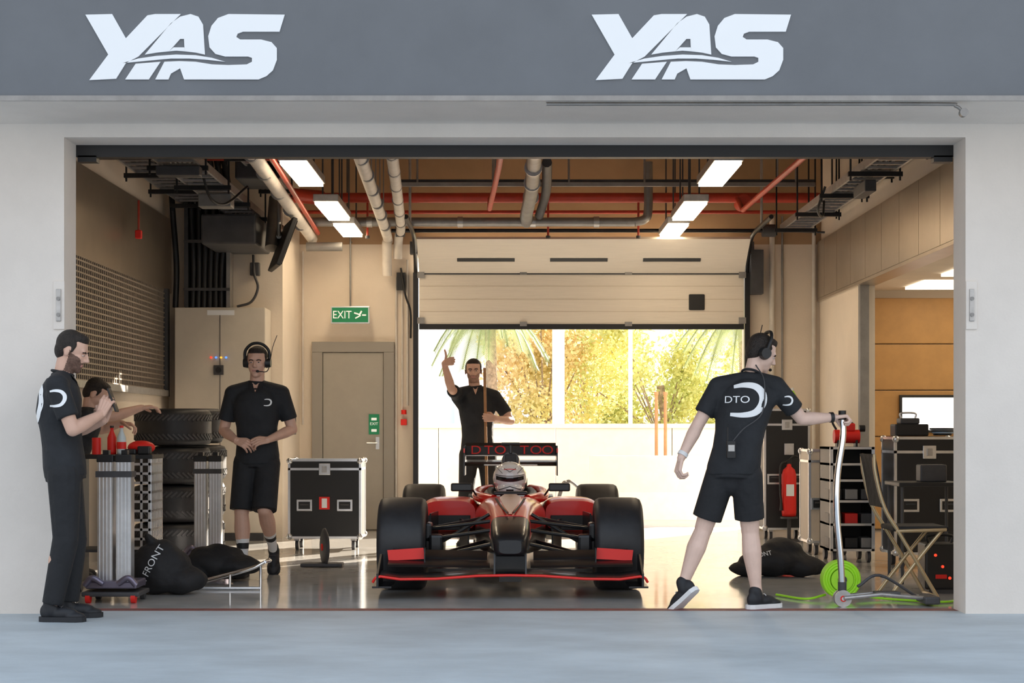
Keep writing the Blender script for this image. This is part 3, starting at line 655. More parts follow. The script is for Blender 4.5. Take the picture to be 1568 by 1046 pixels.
# 4: man on the right with the jack
p4=person('pit_crew_member.003',(1.36,.12,0),dict(pelvis=(.06,0,.92),chest=(.125,.01,1.27),neck=(.175,.03,1.49),head=(.25,.09,1.635),
  shR=(.32,-.03,1.42),shL=(-.03,.06,1.42),elL=(-.165,.04,1.18),wrL=(-.28,-.02,.965),elR=(.50,.04,1.215),wrR=(.715,.10,1.225),
  hipR=(.14,-.02,.86),hipL=(-.02,.02,.86),knL=(-.13,.06,.50),anL=(-.27,-.02,.15),knR=(.17,.04,.49),anR=(.205,.0,.095)),
  F=(.30,.95,0),HF=(.88,.24,-.40),skin=m_skin2,hands=dict(L=((-.25,-.05,-.95),(.9,.3,-.1),(45,60,40),'rest'),R=((.9,.15,.1),(.1,-.0,-1),(55,80,50),'grip')),
  feet=dict(L=((-.55,.45,-.62),(-.4,.4,.8)),R=((.75,.5,0),None)),headset=1,hem=.575,
  logo=[((.13,-.1,1.335),(1,-.15,0),(.25,.95,0),.21,True),((.40,-.12,1.33),(1,0,0),(-.1,1,0),.06,False)])
b=B('radio_pack',parent=p4); b.box((.02,-.165,1.02),(.055,.035,.11),m_black,bev=.005); b.box((.02,-.185,1.03),(.04,.004,.04),m_galv); b.cyl((.0,-.165,1.07),(.0,-.165,1.16),.005,m_black)
b.tube([(.03,-.16,1.07),(.10,-.15,1.15),(.22,-.13,1.25),(.24,-.1,1.45),(.2,-.0,1.56)],.004,m_dgrey,n=6); b.done()
b=B('wristwatch',parent=p4); b.cyl((.690,.093,1.225),(.712,.098,1.226),.034,m_black); b.cyl((-.262,-.012,1.0),(-.274,-.017,.98),.034,m_sock); b.done()
# 5: man bending behind the bench
p5=person('pit_crew_member.004',(-3.30,2.42,0),dict(pelvis=(-.13,.0,.88),chest=(-.06,.05,1.12),neck=(.0,.09,1.29),head=(.05,.12,1.42),
  shR=(.02,-.06,1.25),shL=(-.08,.24,1.25),elR=(.20,.05,1.25),wrR=(.38,.22,1.32),elL=(.02,.40,1.15),wrL=(.18,.42,1.2),
  hipR=(-.11,-.08,.84),hipL=(-.16,.08,.84),knR=(-.05,-.1,.47),knL=(-.09,.1,.47),anR=(-.12,-.12,.095),anL=(-.15,.1,.095)),
  F=(.85,.5,0),HF=(.8,.1,-.5),skin=m_skin,trousers=True,hands=dict(R=((.7,.5,.1),(.2,.3,-.9),(20,30,20),'rest'),L=((.9,-.1,-.1),(0,-.2,-1),(40,40,30),'rest')),
  feet=dict(R=((1,.3,0),None),L=((1,.5,0),None)),sole=m_shoe)

# ------------------------------------------------------------------ race car (origin: ground under front axle, +y to the rear)
car=bpy.data.objects.new('formula_race_car',None); COL.objects.link(car); car.location=(-.012,1.5,0)
def wheel(nm,x,y,r,w_):
    b=B(nm,parent=car); sx=1 if x>0 else -1; h=w_/2
    b.lathe([(r*.62,-h*.92),(r*.70,-h),(r*.86,-h*.99),(r*.95,-h*.92),(r*.99,-h*.78),(r,-h*.5),(r,0),(r,h*.5),(r*.99,h*.78),(r*.95,h*.92),(r*.86,h*.99),(r*.70,h),(r*.62,h*.92)],(x,y,r),(1,0,0),m_tyre,56)
    b.lathe([(r*.62,-h*.92),(r*.56,-h*.8),(r*.54,0),(r*.56,h*.8),(r*.62,h*.92)],(x,y,r),(1,0,0),m_rim,40)
    b.cyl((x-h*.2,y,r),(x+h*.2,y,r),r*.54,m_dgrey,n=32); b.cyl((x-h*.7,y,r),(x+h*.7,y,r),.045,m_rim)
    for i in range(8):
        a=2*pi*i/8; b.box((x+sx*h*.6,y+math.cos(a)*r*.32,r+math.sin(a)*r*.32),(.03,.035,r*.46),m_rim,rot=(-(a-pi/2),0,0))
    b.done()
wheel('front_tyre_left',-.772,0,.33,.345); wheel('front_tyre_right',.772,0,.33,.345); wheel('rear_tyre_left',-.765,2.84,.335,.37); wheel('rear_tyre_right',.765,2.84,.335,.37)
def body(secs,mat,b,xc=0,n=28,e=2.8):
    b.add(g_loft([ering((q[5] if len(q)>5 else xc,q[0],q[2]),V((1,0,0)),UP,q[1]/2,q[3]/2,n,q[4] if len(q)>4 else e) for q in secs]),mat,True)
b=B('bodywork',parent=car)
body([(-.86,.15,.36,.09),(-.84,.20,.365,.13),(-.78,.235,.375,.17),(-.55,.26,.40,.20),(-.30,.28,.425,.23)],m_carbon,b,e=4)
body([(-.30,.285,.428,.235),(.0,.32,.45,.28),(.35,.38,.465,.32),(.75,.46,.46,.36),(1.05,.52,.44,.38),(1.25,.56,.42,.36)],m_red,b,e=3.4)
body([(-.31,.27,.35,.13),(.0,.325,.36,.17),(.35,.39,.36,.20),(.75,.47,.34,.24),(1.0,.535,.32,.26),(1.3,.57,.31,.26)],m_carbon,b,e=4)
b.prism([(-.012,-.28),(.012,-.28),(.05,.05),(.08,.45),(.045,.62),(-.045,.62),(-.08,.45),(-.05,.05)],(0,0,.583),(1,0,0),(0,1,.105),(0,0,.012),m_gold)
b.prism([(-.030,-.30),(-.018,-.30),(-.062,.05),(-.098,.45),(-.115,.45),(-.075,.05)],(0,0,.588),(1,0,0),(0,1,.095),(0,0,.006),m_black)
b.prism([(.030,-.30),(.018,-.30),(.062,.05),(.098,.45),(.115,.45),(.075,.05)],(0,0,.588),(1,0,0),(0,1,.095),(0,0,.006),m_black)
b.box((0,.95,.655),(.26,.10,.03),m_carbon,bev=.01)
for sx in (-1,1):
    b.tube([(sx*.13,1.0,.60),(sx*.23,1.25,.61),(sx*.27,1.6,.615),(sx*.26,2.0,.63),(sx*.17,2.3,.64)],.042,m_red)
    b.tube([(sx*.16,1.45,.58),(sx*.18,1.8,.60),(sx*.16,2.1,.62)],.05,m_black)
    body([(1.35,.42,.46,.24,3.5,sx*.49),(1.45,.46,.455,.29,3.5,sx*.49),(1.8,.48,.43,.34,3.5,sx*.48),(2.3,.42,.37,.32,3,sx*.44),(2.9,.26,.28,.22,3,sx*.33),(3.3,.14,.24,.14,3,sx*.22)],m_red,b)
    b.box((sx*.50,1.346,.405),(.36,.012,.12),m_black,bev=.005)
    b.box((sx*.36,1.0,.30),(.012,.7,.28),m_carbon,rot=(0,0,sx*-.12)); b.box((sx*.60,1.1,.34),(.012,.4,.32),m_carbon,rot=(0,0,sx*.1))
    b.box((sx*.385,1.15,.695),(.17,.05,.065),m_carbon,bev=.012); b.tube([(sx*.31,1.15,.69),(sx*.27,1.2,.63)],.008,m_carbon,smooth=False)
    b.box((sx*.74,1.5,.20),(.02,.6,.2),m_carbon)
body([(1.2,.55,.33,.34),(2.2,.55,.36,.40),(2.9,.36,.36,.36),(3.6,.16,.32,.24)],m_carbon,b)
body([(2.12,.14,.89,.14,2.2),(2.2,.16,.86,.20,2.2),(2.5,.18,.76,.34,2.2),(3.0,.14,.6,.36,2.2),(3.6,.08,.46,.26,2.2)],m_carbon,b)
b.box((0,2.105,.90),(.09,.01,.08),m_black,bev=.004); b.box((0,2.16,.985),(.03,.1,.08),m_carbon,bev=.008); b.box((0,2.13,1.03),(.16,.05,.022),m_carbon,bev=.008)
b.box((0,2.02,.70),(.28,.12,.16),m_black,bev=.04)
b.bx(-.68,.68,.9,3.2,.05,.075,m_carbon); b.bx(-.45,.45,3.2,3.6,.08,.1,m_carbon); b.bx(-.08,.08,-.1,.9,.06,.14,m_carbon)
for sx in (-1,1):
    for p,q in (((.13,-.20,.50),(.60,-.02,.43)),((.17,.32,.50),(.60,.03,.43)),((.12,-.22,.34),(.60,-.02,.22)),((.16,.35,.33),(.60,.04,.22)),((.15,-.05,.54),(.60,0,.28)),((.13,-.28,.44),(.60,-.09,.36))):
        b.tube([(sx*p[0],p[1],p[2]),(sx*q[0],q[1],q[2])],.0135,m_carbon,smooth=False)
    b.box((sx*.59,0,.33),(.06,.2,.3),m_carbon,bev=.02); b.box((sx*.53,-.1,.32),(.10,.12,.16),m_carbon,bev=.02)
    for p,q in (((.15,2.5,.42),(.58,2.82,.43)),((.12,3.1,.42),(.58,2.86,.43)),((.15,2.5,.25),(.58,2.82,.22)),((.12,3.1,.25),(.58,2.86,.22))):
        b.tube([(sx*p[0],p[1],p[2]),(sx*q[0],q[1],q[2])],.014,m_carbon,smooth=False)
b.done()
b=B('front_wing',parent=car)
def foil(x0,x1,y,z0,z1,ch,th,ang,mat):
    pts=[]
    for t in range(9): a=t/8; pts.append((a*ch,th*(math.sin(pi*a**.6))))
    pts=pts+[(p[0],-p[1]*.3) for p in reversed(pts[1:-1])]
    c,s_=math.cos(ang),math.sin(ang); A=[(x0,y+p[0]*c-p[1]*s_,z0+p[0]*s_+p[1]*c) for p in pts]; C=[(x1,y+p[0]*c-p[1]*s_,z1+p[0]*s_+p[1]*c) for p in pts]
    b.add(g_loft([A,C]),mat)
xs=[0,.22,.5,.74,.88]; zs=[.162,.158,.138,.135,.155]
for sx in (-1,1):
    for i in range(4):
        foil(sx*xs[i],sx*xs[i+1],-.82,zs[i],zs[i+1],.30,.014,.08,m_carbon)
        b.tube([(sx*xs[i],-.825,zs[i]+.006),(sx*xs[i+1],-.825,zs[i+1]+.006)],.0095,m_red,smooth=False)
    foil(sx*.14,sx*.84,-.62,.20,.21,.16,.010,.30,m_carbon); foil(sx*.16,sx*.82,-.50,.245,.26,.13,.008,.45,m_carbon)
    b.prism([(-.84,.085),(-.42,.085),(-.40,.18),(-.42,.28),(-.52,.29),(-.84,.18)],(sx*.885,0,0),(0,1,0),(0,0,1),(sx*.014,0,0),m_carbon)
    b.bx(sx*.80,sx*.93,-.82,-.42,.08,.092,m_carbon)
    b.tube([(sx*.87,-.83,.16),(sx*.905,-.83,.15),(sx*.925,-.82,.12)],.009,m_red)
    b.prism([(-.125,.0),(.125,-.012),(.135,.062),(-.115,.078)],(sx*.715,-.52,.255),(sx,0,0),(0,.25,.97),(0,.01,-.003),m_redm)
    b.bx(sx*.585,sx*.593,-.56,-.44,.20,.33,m_carbon)
    b.prism([(-.80,.17),(-.62,.17),(-.60,.33),(-.76,.33)],(sx*.10,0,0),(0,1,0),(0,0,1),(sx*.012,0,0),m_carbon)
b.bx(-.11,.11,-.50,-.40,.16,.28,m_carbon,.01)
b.done()
b=B('rear_wing',parent=car)
foil(-.43,.43,3.95,.90,.90,.16,.014,.9,m_carbon); foil(-.43,.43,3.74,.81,.81,.22,.018,.25,m_carbon); foil(-.40,.40,3.8,.50,.50,.2,.012,.2,m_carbon)
b.box((0,3.93,.955),(.86,.012,.085),m_black,bev=.004); b.box((0,3.93,.905),(.86,.02,.010),m_white); b.box((0,3.72,.82),(.5,.006,.012),m_white)
for sx in (-1,1):
    b.prism([(3.68,.72),(4.18,.72),(4.20,1.0),(3.72,1.0)],(sx*.43,0,0),(0,1,0),(0,0,1),(sx*.012,0,0),m_carbon)
    b.prism([(3.6,.35),(3.85,.35),(3.98,.8),(3.86,.8)],(sx*.06,0,0),(0,1,0),(0,0,1),(sx*.01,0,0),m_carbon)
    b.box((sx*.436,3.70,.955),(.014,.06,.04),m_red)
for ch_,xx in (('D',-.33),('T',-.21),('O',-.10),('T',.13),('O',.24),('D',.02),('O',.35)):
    if ch_=='D' and xx>0: continue
    b.text(ch_,.115,(xx,3.915,.955),(1,0,0),(0,0,1),m_redm,.004,1.25)
b.done()
drv=bpy.data.objects.new('racing_driver',None); COL.objects.link(drv); drv.location=(-.012,1.5,0)
hc=V((-.005,1.62,.745))
o=blob('helmet',[g_ell(hc+V((0,.015,.01)),(.140,.158,.135)),g_ell(hc+V((0,-.045,-.075)),(.108,.112,.064)),g_ell(hc+V((0,.02,-.07)),(.122,.125,.062))],.006,m_helm,drv,4)
bv=BVHTree.FromPolygons([v.co for v in o.data.vertices],[tuple(p.vertices) for p in o.data.polygons])
b=B('visor',parent=drv)
def strip(x0,x1,zf,hf,mat,off=.003,n=24,kk=4):
    vs=[];fs=[]
    for i in range(n+1):
        x=x0+(x1-x0)*i/n
        for j in range(kk+1): vs.append((x,zf(x)+hf(x)*(j/kk-.5),0))
    for i in range(n):
        for j in range(kk): a=i*(kk+1)+j; fs.append((a,a+1,a+kk+2,a+kk+1))
    decal(b,bv,hc,(1,0,0),(0,0,1),(0,1,0),(vs,fs),mat,off)
strip(-.112,.112,lambda x:.0+x*x*1.2,lambda x:.036-.5*x*x,m_visor)
strip(-.115,.115,lambda x:.028+x*x*.8,lambda x:.005,m_black,.005,kk=1)
strip(-.05,.05,lambda x:.085-x*x*2,lambda x:.005,m_redm,.004,kk=1); strip(-.09,.09,lambda x:-.055-abs(x)*.3,lambda x:.006,m_black,.004,kk=1)
strip(-.05,.05,lambda x:.062+abs(x)*.6,lambda x:.005,m_black,.004,kk=1); strip(-.03,.03,lambda x:-.085,lambda x:.014,m_black,.004,kk=1)
strip(-.11,-.06,lambda x:.05-(x+.06)*1.0,lambda x:.005,m_black,.004,kk=1); strip(.06,.11,lambda x:.05+(x-.06)*1.0,lambda x:.005,m_black,.004,kk=1)
b.done()
blob('race_suit',[g_cap((-.17,1.78,.5),(.13,1.78,.5),.09,.09),g_cap((-.02,1.72,.52),(-.01,1.66,.62),.075,.075),g_cap((-.2,1.7,.5),(-.15,1.3,.45),.05,.045),g_cap((.16,1.7,.5),(.12,1.3,.45),.05,.045)],.01,m_bag,drv,3)

# ------------------------------------------------------------------ flight cases & equipment
def case(name,c,w_,d_,h_,panel=m_black,wheels=True,doors=1,rz=0):
    b=B(name,(c[0],c[1],c[2]),rz); z0=.11 if wheels else 0; x=w_/2;y=d_/2; t=.022
    b.bx(-x+.005,x-.005,-y+.005,y-.005,z0+.005,z0+h_-.005,panel)
    for sx in (-x,x-t):
        for sy in (-y,y-t): b.bx(sx,sx+t,sy,sy+t,z0,z0+h_,m_alu)
    for zz in (z0,z0+h_-t,z0+h_*.86):
        for sy in (-y,y-t): b.bx(-x,x,sy,sy+t,zz,zz+t,m_alu)
        for sx in (-x,x-t): b.bx(sx,sx+t,-y,y,zz,zz+t,m_alu)
    for sx in (-1,1):
        for sy in (-1,1):
            for zz in (z0+.02,z0+h_-.02): b.add(g_ell((sx*(x-.015),sy*(y-.015),zz),(.032,.032,.032),None,10,6),m_alu,True)
            if wheels:
                b.cyl((sx*(x-.08)-.015,sy*(y-.08),.05),(sx*(x-.08)+.015,sy*(y-.08),.05),.05,m_dgrey); b.bx(sx*(x-.08)-.025,sx*(x-.08)+.025,sy*(y-.08)-.03,sy*(y-.08)+.03,.085,z0,m_galv)
    for i in range(doors):
        cx=0 if doors==1 else (-x/2 if i==0 else x/2)
        b.box((cx,-y-.006,z0+h_*.86+.01),(.11,.012,.11),m_alu,bev=.004); b.box((cx,-y-.016,z0+h_*.86+.01),(.045,.012,.06),m_galv,bev=.003)
    for sx in (-1,1): b.box((sx*x*.55,-y-.006,z0+h_*.42),(.15,.012,.11),m_alu,bev=.004); b.box((sx*x*.55,-y-.014,z0+h_*.42),(.11,.006,.07),m_black); b.tube([(sx*x*.55-.04,-y-.02,z0+h_*.43),(sx*x*.55+.04,-y-.02,z0+h_*.43)],.008,m_dgrey,smooth=False)
    return b
b=case('flight_case',(-1.79,5.75,0),.70,.5,.76); b.box((.0,-.262,.45),(.10,.006,.12),m_redm); b.box((.0,-.266,.45),(.05,.004,.09),m_white); b.done()
b=case('flight_case.001',(2.86,7.2,0),.48,.5,1.26,doors=1)
for zz in (.4,.95): b.box((.02,-.262,zz),(.10,.012,.12),m_alu,bev=.004)
b.done()
b=case('flight_case.002',(3.46,3.6,0),.58,.5,.98,doors=1); b.done()
b=case('flight_case.003',(2.93,5.1,0),.42,.5,.86,panel=m_beige,wheels=True); b.done()
b=B('shelf_case',(2.94,4.2,0))
for sx in (-.19,.17): b.bx(sx,sx+.02,-.25,.25,.1,1.0,m_black); b.bx(sx-.004,sx+.024,-.262,-.25,.1,1.0,m_alu)
b.bx(-.19,.19,.23,.25,.1,1.0,m_black)
for zz in (.1,.32,.52,.70,.84,.98): b.bx(-.19,.19,-.25,.25,zz,zz+.02,m_black); b.bx(-.19,.19,-.262,-.25,zz,zz+.02,m_alu)
for i in range(9): b.box((-.14+.14*(i%3),-.12,.17+.21*(i//3)),(.11,.2,.09),[m_dgrey,m_black,m_grey,m_black,m_redm,m_dgrey,m_black,m_grey,m_dgrey][i],bev=.005)
for sx in (-.15,.15):
    for sy in (-.2,.2): b.cyl((sx-.015,sy,.05),(sx+.015,sy,.05),.05,m_dgrey)
b.done()
b=B('compressor',(2.94,4.15,1.0)); b.cyl((-.12,0,.09),(.10,0,.09),.06,m_redm); b.bx(-.1,-.08,-.05,.05,0,.06,m_black); b.bx(.06,.08,-.05,.05,0,.06,m_black); b.box((0,0,.17),(.12,.09,.07),m_redm,bev=.01); b.cyl((.1,0,.16),(.15,0,.16),.03,m_black); b.tube([(-.1,0,.15),(-.13,0,.22),(-.05,0,.24),(.05,0,.2)],.01,m_black); b.cyl((-.05,0,.2),(-.05,0,.235),.025,m_galv); b.done()
b=B('tool_box',(3.34,3.55,1.096)); b.bx(-.14,.14,-.1,.1,0,.10,m_black,.01); b.bx(-.09,.07,-.08,.08,.10,.15,m_dgrey,.01); b.tube([(-.07,0,.15),(-.07,0,.19),(.05,0,.19),(.05,0,.15)],.008,m_alu); b.done()
b=B('cable_bundle',(3.62,3.55,1.096))
for i in range(4): b.tube([((.07+.01*i)*math.cos(t*pi/4+i),(.07+.01*i)*math.sin(t*pi/4+i),.012+.016*i) for t in range(9)],.009,(m_black,m_blue,m_dgrey,m_black)[i],n=6)
b.done()
b=B('spray_bottle',(2.95,7.15,1.372)); b.cyl((0,0,0),(0,0,.15),.035,m_lime); b.cyl((0,0,.15),(0,0,.19),.035,m_lime,.012); b.cyl((0,0,.19),(0,0,.22),.014,m_white); b.done()
b=B('fire_extinguisher',(2.86,6.82,0)); b.lathe([(.001,.25),(.07,.26),(.075,.3),(.075,.68),(.06,.74),(.025,.77),(.022,.80)],(0,0,0),(0,0,1),m_redm); b.box((0,0,.82),(.05,.04,.05),m_black,bev=.005); b.tube([(0,0,.84),(.05,0,.88),(.09,0,.87)],.009,m_black); b.tube([(-.02,0,.82),(-.09,-.03,.78),(-.095,-.03,.55),(-.085,-.03,.4)],.012,m_black); b.cyl((-.085,-.03,.4),(-.085,-.03,.32),.012,m_black,.02)
b.cyl((0,0,.02),(0,0,.25),.02,m_dgrey); b.cyl((0,0,0),(0,0,.02),.12,m_dgrey); b.cyl((0,0,.235),(0,0,.255),.09,m_dgrey); b.box((0,-.076,.53),(.08,.004,.12),m_white); b.done()
b=B('folding_chair',(2.72,.95,0)); r=.013
for sy in (-.2,.2):
    b.tube([(-.27,sy,.98),(-.26,sy,.85),(-.20,sy,.62),(-.10,sy,.45),(.02,sy,.25),(.16,sy,.0+.013)],r,m_brass)
    b.tube([(.20,sy*.9,.47),(.06,sy*.9,.30),(-.08,sy*.9,.12),(-.16,sy*.9,.013)],r,m_brass); b.tube([(-.12,sy,.46),(.22,sy,.47)],r,m_brass,smooth=False)
for p in ((.16,.013),(-.16,.013)): b.tube([(p[0],-.2,p[1]),(p[0],.2,p[1])],r,m_brass,smooth=False)
b.add(g_loft([[(-.285,y_,.98),(-.262,y_,.98),(-.195,y_,.62),(-.218,y_,.62)] for y_ in (-.205,-.1,.1,.205)]),m_bag)
b.box((.05,0,.475),(.38,.40,.035),m_bag,bev=.012); b.done()
b=B('side_table',(3.12,2.1,0)); b.box((0,0,.74),(.5,.5,.03),m_black,bev=.006)
for sx in (-.22,.22):
    for sy in (-.22,.22): b.cyl((sx,sy,0),(sx,sy,.73),.012,m_dgrey)
b.box((.05,0,.82),(.2,.15,.13),m_dgrey,bev=.01); b.done()
b=B('battery_charger',(3.02,1.25,0)); b.bx(-.13,.13,-.12,.12,.03,.35,m_black,.015); b.bx(-.1,.1,-.1,.1,0,.03,m_dgrey)
for i in range(3): b.cyl((-.06+.05*i,-.125,.27-.08*i),(-.06+.05*i,-.12,.27-.08*i),.010,m_led_r)
b.box((-.02,-.122,.12),(.08,.01,.03),m_redm,bev=.003); b.tube([(-.08,0,.35),(-.08,0,.40),(.08,0,.40),(.08,0,.35)],.01,m_black); b.done()
b=B('quick_lift_jack',(2.14,.26,0))
b.tube([(.0,0,1.235),(.005,0,1.1),(-.03,0,.85),(-.035,0,.6),(-.01,0,.3),(.0,0,.10)],.021,m_chrome,n=14); b.cyl((0,-.0,1.21),(0,0,1.27),.025,m_black)
b.cyl((-.0,-.04,.055),(0,-.015,.055),.055,m_galv,n=28); b.cyl((0,-.045,.055),(0,-.038,.055),.02,m_redm); b.cyl((0,.015,.055),(0,.04,.055),.055,m_galv,n=28); b.cyl((0,-.05,.055),(0,.05,.055),.012,m_alu)
for sy in (-.06,.06): b.tube([(0,sy,.06),(.25,sy+.05,.08),(.55,sy+.10,.05)],.014,m_galv,smooth=False)
b.box((.3,.05,.085),(.16,.10,.02),m_dgrey,bev=.004); b.box((.58,.1,.04),(.1,.26,.05),m_dgrey,bev=.01); b.tube([(.1,0,.13),(.25,.04,.2),(.5,.1,.06)],.01,m_dgrey)
b.cyl((0,.0,.06),(0,.0,.16),.028,m_dgrey); b.done()
b=B('hose_coil',(2.22,.75,0))
for k in range(5):
    for rr in (.085,.103,.12): b.tube([(rr*math.cos(t*pi/8),-.06+.022*k,.137+rr*math.sin(t*pi/8)) for t in range(17)],.011,m_lime,n=6,k=3,closed=True)
b.cyl((0,-.08,.137),(0,-.072,.137),.075,m_lime,n=24); b.cyl((0,.04,.137),(0,.048,.137),.10,m_lime,n=24); b.cyl((0,-.09,.137),(0,.06,.137),.03,m_dgrey)
b.tube([(.10,-.02,.03),(.3,-.1,.012),(.6,-.3,.012),(.75,-.2,.012)],.008,m_lime); b.tube([(-.1,0,.03),(-.25,-.1,.012),(-.4,.2,.012)],.008,m_lime); b.done()
def bagobj(name,loc,parts,txt=None):
    e=bpy.data.objects.new(name,None); COL.objects.link(e); e.location=loc
    o=blob('fabric',parts,.012,m_bag,e,6)
    for v in o.data.vertices: v.co+=V((math.sin(v.co.z*40+v.co.x*25),math.cos(v.co.x*30+v.co.y*20),math.sin(v.co.x*33+v.co.y*17)))*.006
    if txt:
        bv=BVHTree.FromPolygons([v.co for v in o.data.vertices],[tuple(p.vertices) for p in o.data.polygons]); b=B('lettering',parent=e)
        s_,c,R_,U_,sz=txt; g=text_geo(s_,sz,0); decal(b,bv,c,R_,U_,(0,1,0),g,m_white,.006); b.done()
    return e
bagobj('wheel_bag',(-2.46,1.12,0),[g_ell((0,0,.18),(.22,.18,.18)),g_ell((.02,0,.27),(.13,.13,.11)),g_ell((.12,0,.10),(.22,.18,.10)),g_cap((-.03,0,.34),(-.08,-.02,.40),.04,.03)],('FI FRONT',(-.03,0,.21),(.45,0,.89),(-.89,0,.45),.07))
bagobj('wheel_bag.001',(2.06,2.6,0),[g_ell((0,0,.12),(.28,.22,.12)),g_ell((.05,0,.20),(.17,.16,.10)),g_ell((-.2,0,.06),(.16,.15,.06)),g_ell((.22,-.05,.08),(.18,.15,.08))],('FRONT',(-.12,0,.18),(1,0,.2),(-.2,0,1),.045))
bagobj('tyre_blanket',(-2.24,2.1,0),[g_ell((0,0,.13),(.26,.18,.12)),g_ell((.15,0,.12),(.2,.2,.08)),g_ell((.0,.05,.2),(.2,.16,.08)),g_ell((-.2,-.1,.06),(.16,.14,.06))])
b=B('drip_tray',(-2.02,1.52,0))
b.tube([(-.28,0,.03),(.12,-.1,.14),(.25,-.1,.2)],.012,m_chrome); b.tube([(-.28,.25,.03),(.12,.15,.14),(.25,.15,.2)],.012,m_chrome); b.tube([(.25,-.1,.2),(.27,.02,.2),(.25,.15,.2)],.012,m_chrome)
b.cyl((.0,-.1,.014),(.0,-.1,.11),.01,m_chrome); b.cyl((.22,-.1,.0),(.22,-.1,.18),.01,m_chrome); b.tube([(-.3,-.1,.013),(.22,-.1,.013)],.012,m_alu,smooth=False); b.done()
b=B('wheel_dolly',(-1.25,2.9,0))
b.lathe([(.001,-.02),(.13,-.018),(.16,-.005),(.16,.005),(.13,.018),(.001,.02)],(-.32,.6,.165),(.8,.25,0),m_dgrey,32); b.lathe([(.001,-.03),(.03,-.028),(.03,.028),(.001,.03)],(-.32,.6,.165),(.8,.25,0),m_redm,20)
b.box((-.34,.6,.02),(.35,.16,.03),m_dgrey,bev=.008); b.done()
def loose_tyre(b,c,r=.33,h=.155,ax=(0,0,1)):
    b.lathe([(r*.55,-h*.9),(r*.64,-h),(r*.84,-h),(r*.95,-h*.93),(r*.995,-h*.72),(r,-h*.3),(r,h*.3),(r*.995,h*.72),(r*.95,h*.93),(r*.84,h),(r*.64,h),(r*.55,h*.9),(r*.53,0),(r*.55,-h*.9)],c,ax,m_tyre,48)
    ax=V(ax); u,w_=frame(ax)
    for i in range(48):
        a=2*pi*i/48
        for q in (-.5,.5):
            p=V(c)+ax*h*q*1.05+(u*math.cos(a)+w_*math.sin(a))*r
            t=(u*-math.sin(a)+w_*math.cos(a)); n_=(u*math.cos(a)+w_*math.sin(a)); d1=(t*.75+ax*.66*(1 if q>0 else -1)).normalized(); d2=n_.cross(d1)
            vs=[p+n_*.006+d1*s1*.036+d2*s2*.008 for s1,s2 in ((-1,-1),(1,-1),(1,1),(-1,1))]+[p-n_*.006+d1*s1*.036+d2*s2*.008 for s1,s2 in ((-1,-1),(1,-1),(1,1),(-1,1))]
            b.add((vs,[(0,1,2,3),(0,4,5,1),(1,5,6,2),(2,6,7,3),(3,7,4,0)]),m_dgrey)
b=B('tyre_stack',(-3.02,4.35,0))
for i in range(4): loose_tyre(b,(random.uniform(-.02,.02),random.uniform(-.02,.02),.165+.335*i),.335,.16)
b.done()
b=B('tyre_stack.001',(-3.02,5.15,0))
for i in range(4): loose_tyre(b,(random.uniform(-.02,.02),0,.165+.34*i),.335,.16)
b.done()
def column(name,c,h_):
    b=B(name,c)
    for xx in (-.062,.062):
        b.bx(xx-.05,xx+.05,-.05,.05,.14,h_,m_alu)
        for i in range(4): b.bx(xx-.045+i*.024,xx-.035+i*.024,-.058,-.05,.14,h_,m_alu)
        b.bx(xx-.056,xx+.056,-.06,.06,h_,h_+.05,m_black,.006); b.bx(xx-.02,xx+.02,-.03,.03,h_+.05,h_+.08,m_blackm)
    b.bx(-.12,.12,-.07,.07,h_-.1,h_-.06,m_dgrey)
    b.box((0,0,.12),(.34,.30,.05),m_purple,bev=.01); b.box((0,0,.06),(.38,.34,.03),m_dgrey,bev=.008)
    for sx in (-1,1):
        b.tube([(sx*.05,-.16,.13),(sx*.12,-.17,.17),(sx*.17,-.16,.12)],.02,m_purple)
        for sy in (-.14,.14): b.cyl((sx*.15-.015,sy,.035),(sx*.15+.015,sy,.035),.035,m_redm if sy<0 else m_dgrey)
    return b.done()
column('lift_column',(-2.65,.62,0),.93); column('lift_column.001',(-2.56,3.6,0),.88)
b=B('parts_rack',(-2.78,1.45,0))
b.bx(-.34,.24,-.2,.2,.94,.97,m_black,.004)
for sx in (.0,.22):
    for sy in (-.18,.18): b.bx(sx-.012,sx+.012,sy-.012,sy+.012,.06,.94,m_alu)
for sy in (-.19,):
    for i in range(5): b.bx(-.02+i*.058,.0-.004+i*.058,sy-.008,sy,.30,.94,m_alu)
    z=.30
    while z<.95: b.bx(-.02,.235,sy-.008,sy,z,z+.018,m_alu); z+=.066
for i in range(8): b.bx(.226,.234,-.19+i*.05,-.17+i*.05,.3,.94,m_alu)
z=.3
while z<.95: b.bx(.226,.234,-.19,.19,z,z+.018,m_alu); z+=.066
b.bx(-.32,.22,-.18,.18,.28,.30,m_dgrey); b.bx(-.32,-.3,-.18,.18,.06,.94,m_black)
for sx in (-.28,.2):
    for sy in (-.15,.15): b.cyl((sx-.012,sy,.035),(sx+.012,sy,.035),.035,m_black)
b.done()
b=B('drinks_and_tools',(-2.78,1.45,.97))
b.lathe([(.001,0),(.03,0),(.032,.02),(.032,.12),(.012,.17),(.012,.19),(.001,.19)],(0,-.1,0),(0,0,1),m_glass); b.cyl((0,-.1,.19),(0,-.1,.205),.014,m_redm); b.cyl((0,-.1,.04),(0,-.1,.09),.0335,m_redm)
b.lathe([(.001,0),(.03,0),(.032,.02),(.032,.12),(.012,.17),(.012,.19),(.001,.19)],(-.08,-.05,0),(0,0,1),m_redm); b.cyl((-.08,-.05,.19),(-.08,-.05,.205),.014,m_black)
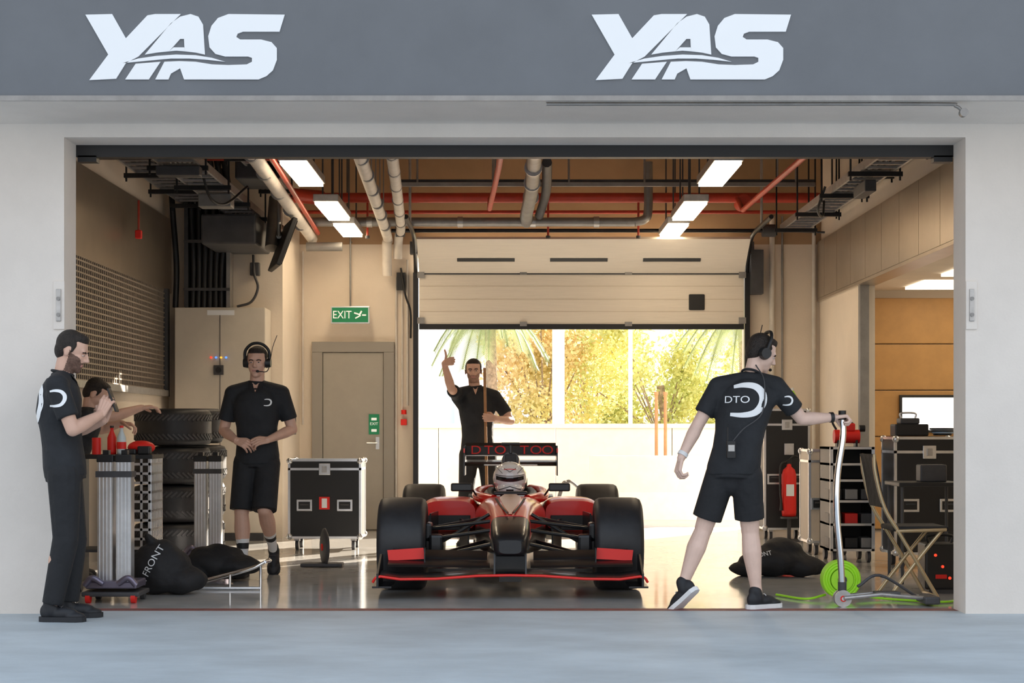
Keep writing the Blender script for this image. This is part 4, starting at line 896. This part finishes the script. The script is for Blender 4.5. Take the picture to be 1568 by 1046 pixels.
b.cyl((-.19,-.05,0),(-.19,-.05,.12),.032,m_redm); b.add(g_ell((.12,0,.05),(.10,.08,.05)),m_redm,True); b.box((.16,-.08,.03),(.09,.08,.06),m_black,bev=.01); b.box((.07,-.12,.02),(.08,.05,.04),m_black,bev=.01); b.done()
b=B('tube_trolley',(.55,6.3,0)); b.tube([(-.2,0,.03),(-.05,0,.55),(0,0,.62),(.08,0,.6),(.3,0,.35),(.38,0,.03)],.014,m_galv); b.tube([(-.2,.3,.03),(-.05,.3,.55),(0,.3,.62),(.08,.3,.6),(.3,.3,.35),(.38,.3,.03)],.014,m_galv)
b.tube([(0,0,.62),(0,.3,.62)],.012,m_galv,smooth=False); b.tube([(-.2,0,.03),(-.2,.3,.03)],.012,m_galv,smooth=False); b.tube([(.38,0,.03),(.38,.3,.03)],.012,m_galv,smooth=False); b.done()

# ------------------------------------------------------------------ light & camera
W=bpy.data.worlds.new('sky'); S.world=W; W.use_nodes=True; nt=W.node_tree; bg=nt.nodes['Background']
tc=nt.nodes.new('ShaderNodeTexCoord'); sp=nt.nodes.new('ShaderNodeSeparateXYZ'); nt.links.new(tc.outputs['Generated'],sp.inputs[0])
r=nt.nodes.new('ShaderNodeValToRGB'); nt.links.new(sp.outputs['Z'],r.inputs['Fac'])
r.color_ramp.elements[0].position=0; r.color_ramp.elements[0].color=(1,.96,.92,1); r.color_ramp.elements[1].position=.7; r.color_ramp.elements[1].color=(.68,.82,1,1)
nt.links.new(r.outputs['Color'],bg.inputs['Color']); bg.inputs['Strength'].default_value=1.35
sd=bpy.data.lights.new('sun','SUN'); sd.energy=25; sd.angle=.01; sd.color=(1,.88,.72); so=bpy.data.objects.new('sun',sd); COL.objects.link(so)
sdir=V((-.55,-.83,-.325)).normalized(); so.rotation_euler=sdir.to_track_quat('-Z','Y').to_euler(); so.location=(20,30,20)
cd=bpy.data.cameras.new('camera'); co=bpy.data.objects.new('camera',cd); COL.objects.link(co)
co.location=(0,-10.8,1.136); co.rotation_euler=(pi/2,0,0); cd.lens=60; cd.sensor_width=36; cd.shift_y=.0876; cd.clip_end=300
S.camera=co
